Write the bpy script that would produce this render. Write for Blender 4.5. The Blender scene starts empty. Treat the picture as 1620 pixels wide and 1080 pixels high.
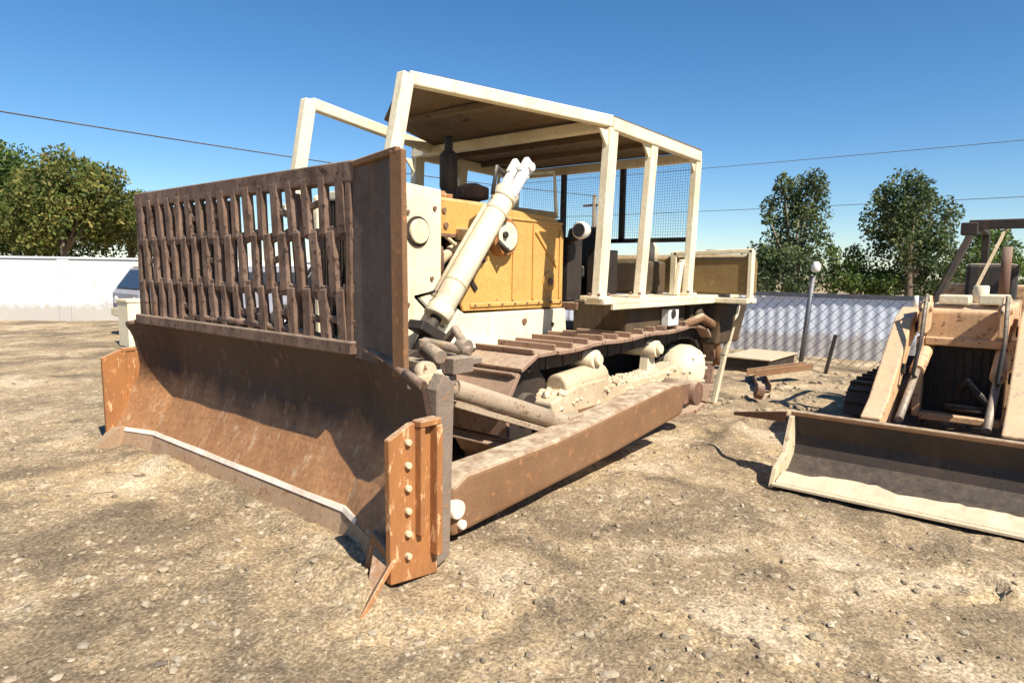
import bpy, math, random
import numpy as np
from mathutils import Vector, Matrix, noise
random.seed(7); rng = np.random.default_rng(7)
C = bpy.context.scene.collection
R = math.radians
scn = bpy.context.scene

# ------------------------------------------------------------------ mesh collector
class MB:
    def __init__(self): self.v = []; self.f = []; self.s = []
    def add(self, vs, fs, smooth=False):
        o = len(self.v); self.v += [tuple(p) for p in vs]
        self.f += [tuple(i + o for i in f) for f in fs]; self.s += [smooth] * len(fs); return self
    def hexa(self, p):      # 4 bottom (ccw from above) then 4 top
        return self.add(p, [(3,2,1,0),(4,5,6,7),(0,1,5,4),(1,2,6,5),(2,3,7,6),(3,0,4,7)])
    def box(self, x0, x1, y0, y1, z0, z1):
        return self.hexa([(x0,y0,z0),(x1,y0,z0),(x1,y1,z0),(x0,y1,z0),(x0,y0,z1),(x1,y0,z1),(x1,y1,z1),(x0,y1,z1)])
    def obox(self, c, ax, ay, az):   # centre and three half vectors
        c, ax, ay, az = map(Vector, (c, ax, ay, az))
        return self.hexa([c-ax-ay-az, c+ax-ay-az, c+ax+ay-az, c-ax+ay-az, c-ax-ay+az, c+ax-ay+az, c+ax+ay+az, c-ax+ay+az])
    def bar(self, a, b, w, h, side=None):   # square bar; w along side, h the other way
        a, b = Vector(a), Vector(b); d = (b - a)
        s = Vector(side) if side else (Vector((0,1,0)) if abs(d.normalized().y) < .9 else Vector((1,0,0)))
        u = d.cross(s).normalized(); s = u.cross(d).normalized()
        return self.obox((a+b)/2, d/2, s*w/2, u*h/2) if d.cross(s).dot(u) > 0 else self.obox((a+b)/2, d/2, s*w/2, -u*h/2)
    def ring(self, pts, rads, n=16, caps=True, smooth=True):
        pts = [Vector(p) for p in pts]; rows = []
        for i, p in enumerate(pts):
            d = (pts[min(i+1, len(pts)-1)] - pts[max(i-1, 0)]).normalized()
            if i == 0: s = d.orthogonal().normalized()
            else: s = (s - d * s.dot(d)).normalized()
            t = d.cross(s)
            rows.append([p + (s*math.cos(2*math.pi*k/n) + t*math.sin(2*math.pi*k/n)) * rads[i] for k in range(n)])
        o = [q for r in rows for q in r]; f = []
        for i in range(len(rows)-1):
            for k in range(n):
                k2 = (k+1) % n; f.append((i*n+k, i*n+k2, (i+1)*n+k2, (i+1)*n+k))
        self.add(o, f, smooth)
        if caps:
            b = len(self.v) - len(o)
            self.f.append(tuple(b + k for k in reversed(range(n)))); self.s.append(False)
            e = b + (len(rows)-1)*n
            self.f.append(tuple(e + k for k in range(n))); self.s.append(False)
        return self
    def tube(self, a, b, r, r2=None, n=16): return self.ring([a, b], [r, r2 or r], n)
    def prism(self, poly, lo, hi, axis='y', smooth=False):   # 2D outline extruded along an axis
        def P(u, v, t): return {'y': (u, t, v), 'x': (t, u, v), 'z': (u, v, t)}[axis]
        n = len(poly); vs = [P(u, v, lo) for u, v in poly] + [P(u, v, hi) for u, v in poly]
        fs = [tuple(range(n)), tuple(range(2*n-1, n-1, -1))] + [(i, i+n, (i+1) % n + n, (i+1) % n) for i in range(n)]
        ar = sum(poly[i][0]*poly[(i+1) % n][1] - poly[(i+1) % n][0]*poly[i][1] for i in range(n))
        flip = (ar > 0) ^ (axis == 'y')
        if flip: fs = [tuple(reversed(f)) for f in fs]
        return self.add(vs, fs, smooth)
    def sheet(self, rows, t):   # a curved plate: rows of points given front and thickness vector function
        n, m = len(rows), len(rows[0]); fr = [Vector(p) for r in rows for p in r]; bk = [p + Vector(t) for p in fr]
        fs = []
        for i in range(n-1):
            for j in range(m-1):
                a, b, c, d = i*m+j, i*m+j+1, (i+1)*m+j+1, (i+1)*m+j
                fs += [(a, b, c, d), (d+n*m, c+n*m, b+n*m, a+n*m)]
        for i in range(n-1):
            fs += [(i*m, (i+1)*m, (i+1)*m+n*m, i*m+n*m), ((i+1)*m-1, (i+1)*m-1+n*m, (i+2)*m-1+n*m, (i+2)*m-1)]
        for j in range(m-1):
            fs += [(j+1, j, j+n*m, j+1+n*m), ((n-1)*m+j, (n-1)*m+j+1, (n-1)*m+j+1+n*m, (n-1)*m+j+n*m)]
        return self.add(fr + bk, fs)
    def build(self, name, mat, parent=None, bevel=0.0, seg=1):
        off = Vector(parent['_org']) if parent is not None and '_org' in parent else Vector((0,0,0))
        me = bpy.data.meshes.new(name)
        me.from_pydata([(x-off.x, y-off.y, z-off.z) for x, y, z in self.v], [], self.f)
        me.polygons.foreach_set('use_smooth', self.s); me.update()
        o = bpy.data.objects.new(name, me); C.objects.link(o)
        me.materials.append(mat)
        if parent is not None:
            o.parent = parent
            o['_org'] = tuple(off)
        if bevel:
            m = o.modifiers.new('edge', 'BEVEL'); m.width = bevel; m.segments = seg; m.limit_method = 'ANGLE'; m.angle_limit = R(40)
        return o

def tag(o, label=None, cat=None, group=None, kind=None):
    for k, v in (('label', label), ('category', cat), ('group', group), ('kind', kind)):
        if v: o[k] = v
    return o
def thing(name, loc, label, cat, group=None):
    o = bpy.data.objects.new(name, None); C.objects.link(o); o.location = loc; o['_org'] = tuple(loc); o.empty_display_size = .2
    return tag(o, label, cat, group)
def copy_tree(o, parent=None):
    c = o.copy(); C.objects.link(c)
    if parent is not None: c.parent = parent
    for ch in list(o.children): copy_tree(ch, c)
    return c

# ------------------------------------------------------------------ materials
def new_mat(name):
    m = bpy.data.materials.new(name); m.use_nodes = True; nt = m.node_tree; nt.nodes.clear()
    out = nt.nodes.new('ShaderNodeOutputMaterial'); b = nt.nodes.new('ShaderNodeBsdfPrincipled')
    nt.links.new(b.outputs[0], out.inputs[0]); return m, nt, b
def N(nt, t, **k):
    n = nt.nodes.new(t)
    for a, v in k.items():
        if a in n.inputs: n.inputs[a].default_value = v
        else: setattr(n, a, v)
    return n
def coords(nt, scale=(1,1,1)):
    tc = N(nt, 'ShaderNodeTexCoord'); mp = N(nt, 'ShaderNodeMapping'); mp.inputs['Scale'].default_value = scale
    nt.links.new(tc.outputs['Object'], mp.inputs[0]); return mp.outputs[0]
def noi(nt, co, scale, detail=6, rough=.6, dist=0):
    n = N(nt, 'ShaderNodeTexNoise', Scale=scale, Detail=detail, Roughness=rough, Distortion=dist); nt.links.new(co, n.inputs['Vector']); return n.outputs[0]
def ramp(nt, src, a, b, c0=(0,0,0), c1=(1,1,1)):
    r = N(nt, 'ShaderNodeValToRGB'); r.color_ramp.elements[0].position = a; r.color_ramp.elements[1].position = b
    r.color_ramp.elements[0].color = (*c0, 1); r.color_ramp.elements[1].color = (*c1, 1); nt.links.new(src, r.inputs[0]); return r.outputs[0]
def mix(nt, f, a, b, mode='MIX'):
    m = N(nt, 'ShaderNodeMix', data_type='RGBA', blend_type=mode)
    for i, v in ((0, f), (6, a), (7, b)):
        if isinstance(v, (tuple, float, int)): m.inputs[i].default_value = (*v, 1) if isinstance(v, tuple) else v
        else: nt.links.new(v, m.inputs[i])
    return m.outputs[2]
def bump(nt, b, src, strength, dist=.02):
    n = N(nt, 'ShaderNodeBump', Strength=strength, Distance=dist); nt.links.new(src, n.inputs['Height']); nt.links.new(n.outputs[0], b.inputs['Normal']); return n

def worn(name, base, second, chip, amount=.5, scale=3, rough=.65, chips=.62, metal=0.0, streak=(1,1,1), bs=.35, spec=.35, runs=.5, runcol=(.26,.14,.065), dust=.75):
    """weathered surface: base colour clouded with a second, chips/specks of a third, fine grime"""
    m, nt, b = new_mat(name); co = coords(nt, streak)
    n1 = noi(nt, co, scale, 8, .62, .4); n2 = noi(nt, co, scale*4.3, 10, .7); n3 = noi(nt, co, scale*17, 6, .7)
    col = mix(nt, ramp(nt, n1, .5-amount*.25, .5+amount*.3), base, second)
    col = mix(nt, ramp(nt, n2, chips-.03, chips+.04), col, chip)
    col = mix(nt, 1.0, col, ramp(nt, n3, .28, .72, (.80,.78,.76), (1.10,1.10,1.10)), 'MULTIPLY')
    tc = N(nt, 'ShaderNodeTexCoord'); mp = N(nt, 'ShaderNodeMapping'); mp.inputs['Scale'].default_value = (7, 7, .55); nt.links.new(tc.outputs['Object'], mp.inputs[0])
    n4 = noi(nt, mp.outputs[0], 1.6, 6, .65); col = mix(nt, ramp(nt, n4, .54, .74, (0,0,0), (.75*runs,)*3), col, runcol)
    n5 = noi(nt, co, 1.1, 4, .6); col = mix(nt, ramp(nt, n5, .50, .68, (0,0,0), (.45*runs,)*3), col, runcol)
    ge = N(nt, 'ShaderNodeNewGeometry'); sx = N(nt, 'ShaderNodeSeparateXYZ'); nt.links.new(ge.outputs['Normal'], sx.inputs[0])
    mu = N(nt, 'ShaderNodeMath', operation='MULTIPLY'); nt.links.new(ramp(nt, sx.outputs['Z'], .35, .95), mu.inputs[0]); nt.links.new(ramp(nt, n2, .30, .62, (0,0,0), (dust,)*3), mu.inputs[1])
    col = mix(nt, mu.outputs[0], col, (.50,.41,.29))
    nt.links.new(col, b.inputs['Base Color'])
    nt.links.new(ramp(nt, n2, .3, .7, (rough-.15,)*3, (min(rough+.25, 1),)*3), b.inputs['Roughness'])
    b.inputs['Metallic'].default_value = metal; b.inputs['Specular IOR Level'].default_value = spec
    bump(nt, b, n2, bs, .012); return m

M = {}
M['cream'] = worn('cream_paint', (.80,.72,.52), (.70,.60,.40), (.25,.12,.06), .8, 2.2, .55, .69)
M['cream_dirty'] = worn('cream_dusty_paint', (.62,.51,.33), (.46,.36,.23), (.16,.085,.045), .8, 3.5, .75, .63)
M['yellow'] = worn('yellow_paint', (.60,.36,.10), (.54,.29,.08), (.24,.12,.05), .9, 2.6, .55, .66, runs=.7)
M['rust_dark'] = worn('dark_rusty_steel', (.125,.07,.05), (.20,.11,.07), (.31,.16,.085), .9, 2.6, .75, .60, .0, (1.5,1.5,.6))
M['rust_orange'] = worn('orange_rusty_steel', (.40,.165,.048), (.22,.095,.04), (.60,.36,.18), 1, 4.5, .8, .60, .0, (1.4,1.4,.5))
M['rust_beam'] = worn('rusty_beam', (.165,.08,.036), (.23,.13,.065), (.33,.15,.06), .9, 2.5, .75, .60, dust=1.0)
M['rack'] = worn('brown_flaking_steel', (.075,.042,.028), (.24,.155,.11), (.035,.022,.016), .7, 5.5, .7, .58, 0, (1,1,.8), .25, dust=.5)
M['wing'] = worn('rack_wing_plate', (.085,.062,.052), (.15,.11,.085), (.20,.13,.085), .8, 3, .7, .66)
M['bare'] = worn('worn_bright_steel', (.9,.8,.68), (.8,.66,.52), (.5,.3,.18), .5, 5, .4, .76, .1)
M['edge'] = worn('cutting_edge_steel', (.33,.21,.12), (.40,.28,.18), (.28,.15,.08), .8, 3, .7, .58)
M['shoe'] = worn('track_shoe_steel', (.25,.145,.10), (.33,.22,.16), (.12,.065,.04), .8, 5, .65, .58)
M['black'] = worn('greasy_black_steel', (.022,.018,.016), (.04,.03,.023), (.09,.055,.035), .6, 5, .6, .68, dust=.2, runs=.2)
M['olive'] = worn('olive_brown_steel', (.24,.17,.06), (.20,.12,.05), (.34,.26,.12), .9, 3, .7, .62)
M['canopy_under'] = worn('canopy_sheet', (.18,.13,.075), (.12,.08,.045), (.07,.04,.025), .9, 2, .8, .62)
M['white'] = worn('chalky_white_paint', (.78,.77,.72), (.68,.66,.6), (.4,.32,.22), .5, 4, .6, .72)
M['chrome'] = worn('cylinder_rod', (.34,.29,.24), (.25,.2,.15), (.15,.09,.05), .7, 7, .5, .6, .3)
M['tan'] = worn('sun_bleached_orange_paint', (.68,.42,.215), (.52,.34,.20), (.24,.13,.07), .9, 3.5, .65, .58)
M['bucket'] = worn('bucket_steel', (.035,.027,.023), (.06,.045,.035), (.11,.065,.04), .9, 4, .6, .64, dust=.1, runs=.2)
M['dust'] = worn('sun_pale_dust', (.70,.58,.40), (.6,.48,.32), (.45,.34,.22), .7, 6, .9, .68)  # real dust, paled to carry the sunlight on the bucket floor
M['rubber'] = worn('rubber', (.03,.03,.03), (.05,.047,.043), (.10,.085,.07), .6, 8, .8, .64)
M['bluegrey'] = worn('blue_grey_paint', (.22,.24,.30), (.34,.35,.40), (.32,.30,.30), .9, 4, .45, .63)
M['post'] = worn('galvanised_post', (.09,.10,.125), (.14,.15,.175), (.1,.08,.07), .6, 6, .5, .68, .4)
M['bark'] = worn('bark', (.17,.13,.09), (.11,.08,.06), (.25,.2,.15), .8, 8, .9, .62, 0, (1,1,.3), .6)
M['battery'] = worn('shade_dark_olive_steel', (.07,.05,.028), (.05,.035,.02), (.12,.08,.045), .8, 4, .7, .64, dust=.3)  # olive darkened in base colour to stand for shade under fender and deck
M['gusset'] = worn('muddy_grey_steel', (.17,.13,.10), (.26,.20,.15), (.33,.16,.07), .9, 6, .8, .60, bs=.8)
M['whitish'] = worn('whitish_cream_paint', (.78,.70,.52), (.62,.53,.36), (.30,.17,.09), .8, 4, .5, .66, runs=.6)
M['brace'] = worn('muddy_tan_steel', (.36,.28,.20), (.26,.19,.13), (.15,.09,.05), .9, 6, .8, .58)
M['wood'] = worn('weathered_pole', (.22,.17,.12), (.15,.11,.08), (.3,.25,.2), .8, 8, .9, .62, 0, (1,1,.2))

def glass_mat():
    m, nt, b = new_mat('dark_glass'); b.inputs['Base Color'].default_value = (.03,.035,.045,1); b.inputs['Roughness'].default_value = .08; return m
M['glass'] = glass_mat()
def wall_mat(name, a, b2, stain):
    m, nt, b = new_mat(name); co = coords(nt)
    n = noi(nt, co, .8, 8, .6); n2 = noi(nt, co, 5, 8, .7)
    col = mix(nt, ramp(nt, n, .35, .7), a, b2); col = mix(nt, ramp(nt, n2, .6, .75), col, stain)
    tc = N(nt, 'ShaderNodeTexCoord'); sx = N(nt, 'ShaderNodeSeparateXYZ'); nt.links.new(tc.outputs['Object'], sx.inputs[0])
    ad = N(nt, 'ShaderNodeMath', operation='MULTIPLY_ADD'); nt.links.new(n2, ad.inputs[0]); ad.inputs[1].default_value = -.7; nt.links.new(sx.outputs['Z'], ad.inputs[2])
    col = mix(nt, ramp(nt, ad.outputs[0], -.38, .12, (.6,)*3, (0,0,0)), col, (.33,.27,.2))      # mud splashed along the foot
    nt.links.new(col, b.inputs['Base Color']); b.inputs['Roughness'].default_value = .8; bump(nt, b, n2, .2, .01); return m
M['wall'] = wall_mat('whitewashed_wall', (.54,.56,.56), (.46,.485,.49), (.42,.40,.35))
M['sheet'] = wall_mat('bluish_white_sheet', (.74,.77,.84), (.64,.69,.77), (.55,.6,.66))
def blade_mat():
    m, nt, b = new_mat('mouldboard_steel'); co = coords(nt, (1, 1, .45)); co2 = coords(nt)
    n1 = noi(nt, co, 2.2, 8, .6, .6); n2 = noi(nt, co, 11, 10, .7); n3 = noi(nt, co2, 30, 6, .7)
    tc = N(nt, 'ShaderNodeTexCoord'); sp = N(nt, 'ShaderNodeSeparateXYZ'); nt.links.new(tc.outputs['Object'], sp.inputs[0])
    ad = N(nt, 'ShaderNodeMath', operation='MULTIPLY_ADD'); nt.links.new(n1, ad.inputs[0]); ad.inputs[1].default_value = -.5; nt.links.new(sp.outputs['Z'], ad.inputs[2])
    top = mix(nt, ramp(nt, n1, .35, .7), (.042,.021,.013), (.075,.041,.026)); top = mix(nt, ramp(nt, n2, .58, .66), top, (.16,.075,.04))
    low = mix(nt, ramp(nt, n1, .35, .7), (.30,.14,.058), (.40,.205,.09)); low = mix(nt, ramp(nt, n2, .55, .66), low, (.47,.32,.19))
    col = mix(nt, ramp(nt, ad.outputs[0], .22, .42), low, top)      # lower part scoured brighter; the top's shade is put into its darker colour
    col = mix(nt, 1.0, col, ramp(nt, n3, .28, .72, (.62,.6,.58), (1.15,1.15,1.15)), 'MULTIPLY')
    nt.links.new(col, b.inputs['Base Color']); b.inputs['Roughness'].default_value = .62; b.inputs['Specular IOR Level'].default_value = .4
    bump(nt, b, n2, .35, .012); return m
M['blade'] = blade_mat()
def ground_mat():
    m, nt, b = new_mat('gravelly_dirt'); co = coords(nt)
    a = noi(nt, co, .55, 5, .6, .3); b1 = noi(nt, co, 2.3, 8, .68, .5); c = noi(nt, co, 14, 8, .75); d = noi(nt, co, 60, 4, .7)
    col = mix(nt, ramp(nt, a, .36, .62), (.25,.19,.12), (.45,.34,.20))
    col = mix(nt, ramp(nt, b1, .44, .66), col, (.22,.17,.115))
    col = mix(nt, ramp(nt, c, .54, .64), col, (.58,.48,.34))
    col = mix(nt, ramp(nt, c, .28, .40, (1,1,1), (0,0,0)), col, (.14,.115,.085))
    e_ = noi(nt, co, .9, 4, .55, .8); col = mix(nt, ramp(nt, e_, .54, .66, (0,0,0), (.75,)*3), col, (.55,.45,.315)); col = mix(nt, ramp(nt, e_, .38, .50, (.85,)*3, (0,0,0)), col, (.17,.13,.088))
    g_ = noi(nt, co, 3.6, 5, .6, 1.5); col = mix(nt, ramp(nt, g_, .60, .68, (0,0,0), (.8,)*3), col, (.11,.085,.06))
    v = N(nt, 'ShaderNodeTexVoronoi', Scale=75, feature='F1'); nt.links.new(co, v.inputs['Vector'])
    sp = N(nt, 'ShaderNodeSeparateColor'); nt.links.new(v.outputs['Color'], sp.inputs[0])
    col = mix(nt, ramp(nt, sp.outputs[0], .0, 1, (.62,.6,.58), (1.38,1.36,1.3)), (0,0,0), col) if False else mix(nt, .6, col, ramp(nt, sp.outputs[0], 0, 1, (.5,.48,.46), (1.5,1.47,1.42)), 'MULTIPLY')
    col = mix(nt, 1.0, col, ramp(nt, d, .32, .68, (.50,.49,.47), (1.38,1.37,1.35)), 'MULTIPLY')
    nt.links.new(col, b.inputs['Base Color']); b.inputs['Roughness'].default_value = .95; b.inputs['Specular IOR Level'].default_value = .15
    b2 = bump(nt, b, c, .5, .02); b3 = N(nt, 'ShaderNodeBump', Strength=.22, Distance=.008); nt.links.new(v.outputs['Distance'], b3.inputs['Height']); b3.invert = True
    nt.links.new(b3.outputs[0], b2.inputs['Normal']); return m
M['ground'] = ground_mat()
def island_mat(name, cols, rough=.9, trans=0):
    m, nt, b = new_mat(name); g = N(nt, 'ShaderNodeNewGeometry'); r = N(nt, 'ShaderNodeValToRGB'); nt.links.new(g.outputs['Random Per Island'], r.inputs[0])
    cr = r.color_ramp; cr.interpolation = 'LINEAR'
    for i, c in enumerate(cols):
        e = cr.elements[i] if i < 2 else cr.elements.new(.5)
        e.color = (*c, 1)
    for i, e in enumerate(cr.elements): e.position = i / (len(cols)-1)
    for i, c in enumerate(cols): cr.elements[i].color = (*c, 1)
    class _R: pass
    r0 = r; r = _R(); cl = noi(nt, coords(nt), .9 if trans > .22 else 3.0, 3, .5)
    r.outputs = [mix(nt, 1.0, r0.outputs[0], ramp(nt, cl, .36, .64, (.55,.62,.6), (1.55,1.35,1.2)), 'MULTIPLY')] if trans > .22 else [r0.outputs[0]]
    nt.links.new(r.outputs[0], b.inputs['Base Color']); b.inputs['Roughness'].default_value = rough; b.inputs['Specular IOR Level'].default_value = .2
    if trans:
        t = N(nt, 'ShaderNodeBsdfTranslucent'); nt.links.new(r.outputs[0], t.inputs[0]); ms = N(nt, 'ShaderNodeMixShader'); ms.inputs[0].default_value = trans
        nt.links.new(b.outputs[0], ms.inputs[1]); nt.links.new(t.outputs[0], ms.inputs[2])
        nt.links.new(ms.outputs[0], [n for n in nt.nodes if n.type == 'OUTPUT_MATERIAL'][0].inputs[0])
    return m
M['pebble'] = island_mat('pebbles', [(.14,.11,.08),(.28,.22,.15),(.38,.30,.20),(.27,.225,.165),(.43,.35,.25)])
M['leaf_green'] = island_mat('leaves_green', [(.04,.08,.022),(.09,.15,.04),(.16,.22,.06),(.07,.11,.035)], .6, .35)
M['leaf_olive'] = island_mat('leaves_olive', [(.05,.09,.022),(.14,.18,.045),(.24,.215,.075),(.08,.13,.032)], .6, .35)
M['leaf_dark'] = island_mat('leaves_dark', [(.03,.055,.028),(.06,.095,.04),(.11,.15,.06),(.15,.17,.08)], .6, .3)
M['dry'] = island_mat('dry_grass', [(.28,.24,.13),(.40,.33,.19),(.20,.20,.09),(.34,.27,.16)], .9, .2)

# ------------------------------------------------------------------ camera, sky, sun
cam = bpy.data.cameras.new('camera'); co = bpy.data.objects.new('camera', cam); C.objects.link(co); scn.camera = co
CX = (2.062, 4.409, 1.57); yaw, pitch, roll, F = R(219.779), R(6.131), R(.841), 1040.2
f = Vector((math.cos(yaw)*math.cos(pitch), math.sin(yaw)*math.cos(pitch), -math.sin(pitch)))
r = Vector((math.sin(yaw), -math.cos(yaw), 0)); u = r.cross(f)
r2 = r*math.cos(roll) + u*math.sin(roll); u2 = u*math.cos(roll) - r*math.sin(roll)
mt = Matrix.Identity(4)
for i in range(3): mt[i][0] = r2[i]; mt[i][1] = u2[i]; mt[i][2] = -f[i]; mt[i][3] = CX[i]
co.matrix_world = mt
cam.sensor_width = 36; cam.lens = F/1620*36; cam.clip_end = 3000; cam.clip_start = .05
SUN = Vector((.165, .66, .73)).normalized()
w = bpy.data.worlds.new('World'); scn.world = w; w.use_nodes = True; nt = w.node_tree
sky = nt.nodes.new('ShaderNodeTexSky'); sky.sky_type = 'NISHITA'; sky.sun_disc = False
sky.sun_elevation = math.asin(SUN.z); sky.sun_rotation = math.atan2(SUN.x, SUN.y); sky.altitude = 300; sky.air_density = 1.0; sky.dust_density = .15; sky.ozone_density = 4.5
bg = nt.nodes['Background']; hs = nt.nodes.new('ShaderNodeHueSaturation'); hs.inputs['Saturation'].default_value = 1.22; nt.links.new(sky.outputs[0], hs.inputs['Color']); nt.links.new(hs.outputs[0], bg.inputs[0]); bg.inputs[1].default_value = .072
sl = bpy.data.lights.new('sun', 'SUN'); sl.energy = 4.6; sl.angle = R(.5); sl.color = (1, .93, .82)
so = bpy.data.objects.new('sun', sl); C.objects.link(so); so.rotation_euler = SUN.to_track_quat('Z', 'Y').to_euler()
scn.view_settings.view_transform = 'Standard'; scn.view_settings.look = 'None'; scn.view_settings.exposure = .95; scn.view_settings.gamma = 1

# ------------------------------------------------------------------ ground
def vnoise(x, y, s, seed):
    g = np.random.default_rng(seed); T = g.random((256, 256)); x = x/s + 1000; y = y/s + 1000
    xi, yi = np.floor(x).astype(int), np.floor(y).astype(int); fx, fy = x-xi, y-yi; fx = fx*fx*(3-2*fx); fy = fy*fy*(3-2*fy)
    def t(a, b): return T[a % 256, b % 256]
    return (t(xi,yi)*(1-fx)*(1-fy) + t(xi+1,yi)*fx*(1-fy) + t(xi,yi+1)*(1-fx)*fy + t(xi+1,yi+1)*fx*fy) - .5
def gh(x, y):
    x = np.asarray(x, float); y = np.asarray(y, float)
    h = .05*vnoise(x,y,1.7,1) + .035*vnoise(x,y,.55,2) + .026*vnoise(x,y,.2,3)*(.4+1.2*(vnoise(x,y,1.1,9)+.5)) + .018*vnoise(x,y,.085,4) + .008*vnoise(x,y,.04,5)
    for yc in (-1.0, 1.0):      # grouser prints where the bulldozer rolled
        h = h - .016*np.exp(-((y-yc)/.32)**6)*np.clip((x-.25)*3, 0, 1)*np.clip(np.sin(x*2*np.pi/.21+y*.4)-.2, 0, 1)*(.3+1.4*(vnoise(x,y,.8,14)+.5))
    for xc in (-.55, -.2): h = h - .020*np.exp(-((x-xc-.5*(y-3.3)*.6)/.10)**4)*np.clip((y-2.4)*2,0,1)*(.6+.4*np.sin(y*2*np.pi/.06))
    # crescent scuffs and dents left by tracks
    for cx, cy, r0, a0, a1, d in ((.82,1.12,.10,.3,4.2,.035), (.28,.25,.16,1.0,2.6,.035), (.42,.05,.16,1.0,2.4,.03), (.95,.6,.08,0,3,.03), (-.45,2.75,.22,0,6.3,.02), (-1.95,4.1,.2,.5,3.4,.04)):
        rr = np.hypot(x-cx, y-cy); an = np.mod(np.arctan2(y-cy, x-cx), 2*np.pi)
        h = h - d*np.exp(-((rr-r0)/.022)**2)*((an > a0) & (an < a1)) + .6*d*np.exp(-((rr-r0-.045)/.025)**2)*((an > a0) & (an < a1))
    h = h - .045*np.exp(-(((x+2.2)/.22)**2 + ((y-3.72)/.28)**2))            # hollow in front of the bucket
    h = h + .07*np.exp(-((x-.16)/.10)**2)*np.exp(-((y-1.75)/.33)**4)            # spoil pushed up against the near corner
    h = h + .095*np.exp(-((x+.10)/.085)**2)*np.exp(-((y+.1)/1.75)**6)*(.7+vnoise(x,y,.3,12))
    h = h + .07*np.exp(-((y-2.02-.05*np.sin(x*3))/.10)**2)*np.exp(-((x+4.6)/1.3)**4)
    far = np.clip((np.hypot(x-2, y-4)-14)/30, 0, 1)
    return h*(1-far) - .01
def axis(a, b, st, far):
    c = list(np.arange(a, b, st)); s = st; lo = []; hi = []; p = a
    while p > -far: s *= 1.13; p -= s; lo.append(p)
    s = st; p = c[-1]
    while p < far: s *= 1.13; p += s; hi.append(p)
    return np.array(lo[::-1] + c + hi)
gx = axis(-7.5, 2.6, .034, 600); gy = axis(-4.5, 5.2, .034, 600)
X, Y = np.meshgrid(gx, gy, indexing='ij'); Z = gh(X, Y); n, m_ = X.shape
me = bpy.data.meshes.new('ground'); vv = np.stack([X, Y, Z], -1).reshape(-1, 3)
ii = np.arange((n-1)*(m_-1)); ri, ci = ii//(m_-1), ii % (m_-1); a = ri*m_+ci
q = np.stack([a, a+m_, a+m_+1, a+1], -1).astype(np.int32)
me.vertices.add(len(vv)); me.vertices.foreach_set('co', vv.ravel()); me.loops.add(q.size); me.loops.foreach_set('vertex_index', q.ravel())
me.polygons.add(len(q)); me.polygons.foreach_set('loop_start', np.arange(0, q.size, 4, dtype=np.int32)); me.polygons.foreach_set('loop_total', np.full(len(q), 4, dtype=np.int32))
me.polygons.foreach_set('use_smooth', np.ones(len(q), bool)); me.update(); me.materials.append(M['ground'])
go = bpy.data.objects.new('ground', me); C.objects.link(go); go['kind'] = 'structure'

def stone_verts(r, sq=.6):
    t = (1+5**.5)/2
    V = [(-1,t,0),(1,t,0),(-1,-t,0),(1,-t,0),(0,-1,t),(0,1,t),(0,-1,-t),(0,1,-t),(t,0,-1),(t,0,1),(-t,0,-1),(-t,0,1)]
    a = random.random()*6.28; sx, sy, sz = random.uniform(.7,1.3), random.uniform(.6,1), random.uniform(.35, .8)*sq/.6
    o = []
    for x, y, z in V:
        k = r/1.9*random.uniform(.72, 1.2); x, y, z = x*k*sx, y*k*sy, z*k*sz
        o.append((x*math.cos(a)-y*math.sin(a), x*math.sin(a)+y*math.cos(a), z))
    return o
ICO = [(0,11,5),(0,5,1),(0,1,7),(0,7,10),(0,10,11),(1,5,9),(5,11,4),(11,10,2),(10,7,6),(7,1,8),(3,9,4),(3,4,2),(3,2,6),(3,6,8),(3,8,9),(4,9,5),(2,4,11),(6,2,10),(8,6,7),(9,8,1)]
def scatter(num):
    P = []
    while len(P) < num:
        d = 1.4 + 8*random.random()**1.6; an = yaw + random.uniform(-.75, .75)
        x, y = CX[0]+d*math.cos(an), CX[1]+d*math.sin(an)
        if noise.noise((x*.9, y*.9, 3.1)) + noise.noise((x*3, y*3, 1.1))*.6 < random.uniform(-.6, .7): P.append((x, y))
        elif random.random() < .25: P.append((x, y))
    return P
mb = MB(); P = scatter(9000); H = gh([p[0] for p in P], [p[1] for p in P])
for (x, y), h in zip(P, H):
    rr = .004 + .024*random.random()**5
    mb.add([(x+a, y+b, h+c+rr*.15) for a, b, c in stone_verts(rr)], ICO)
tag(mb.build('gravel', M['pebble']), 'loose pale and dark pebbles strewn over the dirt yard', 'gravel', kind='stuff')
# litter of dry grass
mb = MB()
for k in range(260):
    cx_, cy_ = scatter(1)[0]
    for j in range(random.randint(2, 8)):
        x, y = cx_+random.gauss(0, .05), cy_+random.gauss(0, .05); h = float(gh(x, y)); a = random.random()*6.28; l = random.uniform(.02, .07)
        dx, dy = math.cos(a)*l, math.sin(a)*l; up = random.uniform(.0, .03)
        px, py = -math.sin(a)*.0016, math.cos(a)*.0016
        mb.add([(x-px,y-py,h),(x+px,y+py,h),(x+dx,y+dy,h+up+.004)], [(0,1,2)])
tag(mb.build('dry_grass', M['dry']), 'wisps of dry straw lying on the dirt', 'grass', kind='stuff')
# single stones one can point at
for (x, y, rr, lab) in ((-.62,2.92,.026,'pale round stone by itself in the middle of the open dirt'), (.35,3.35,.022,'white stone nearest the camera on the right'),
        (.28,.36,.03,'brown clod lying in the scuffed dirt before the big blade'), (.72,1.0,.025,'small grey stone beside the crescent scuff'),
        (-1.6,3.35,.028,'tan stone between the rusty push arm and the small bucket'), (-.9,3.7,.03,'dark stone before the middle of the small bucket')):
    b = MB().add([(a, b_, c) for a, b_, c in stone_verts(rr, .8)], ICO).build('stone', M['pebble']); b.location = (x, y, float(gh(x, y))+rr*.3)
    tag(b, lab, 'stone', 'single stones on the dirt')

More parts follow.
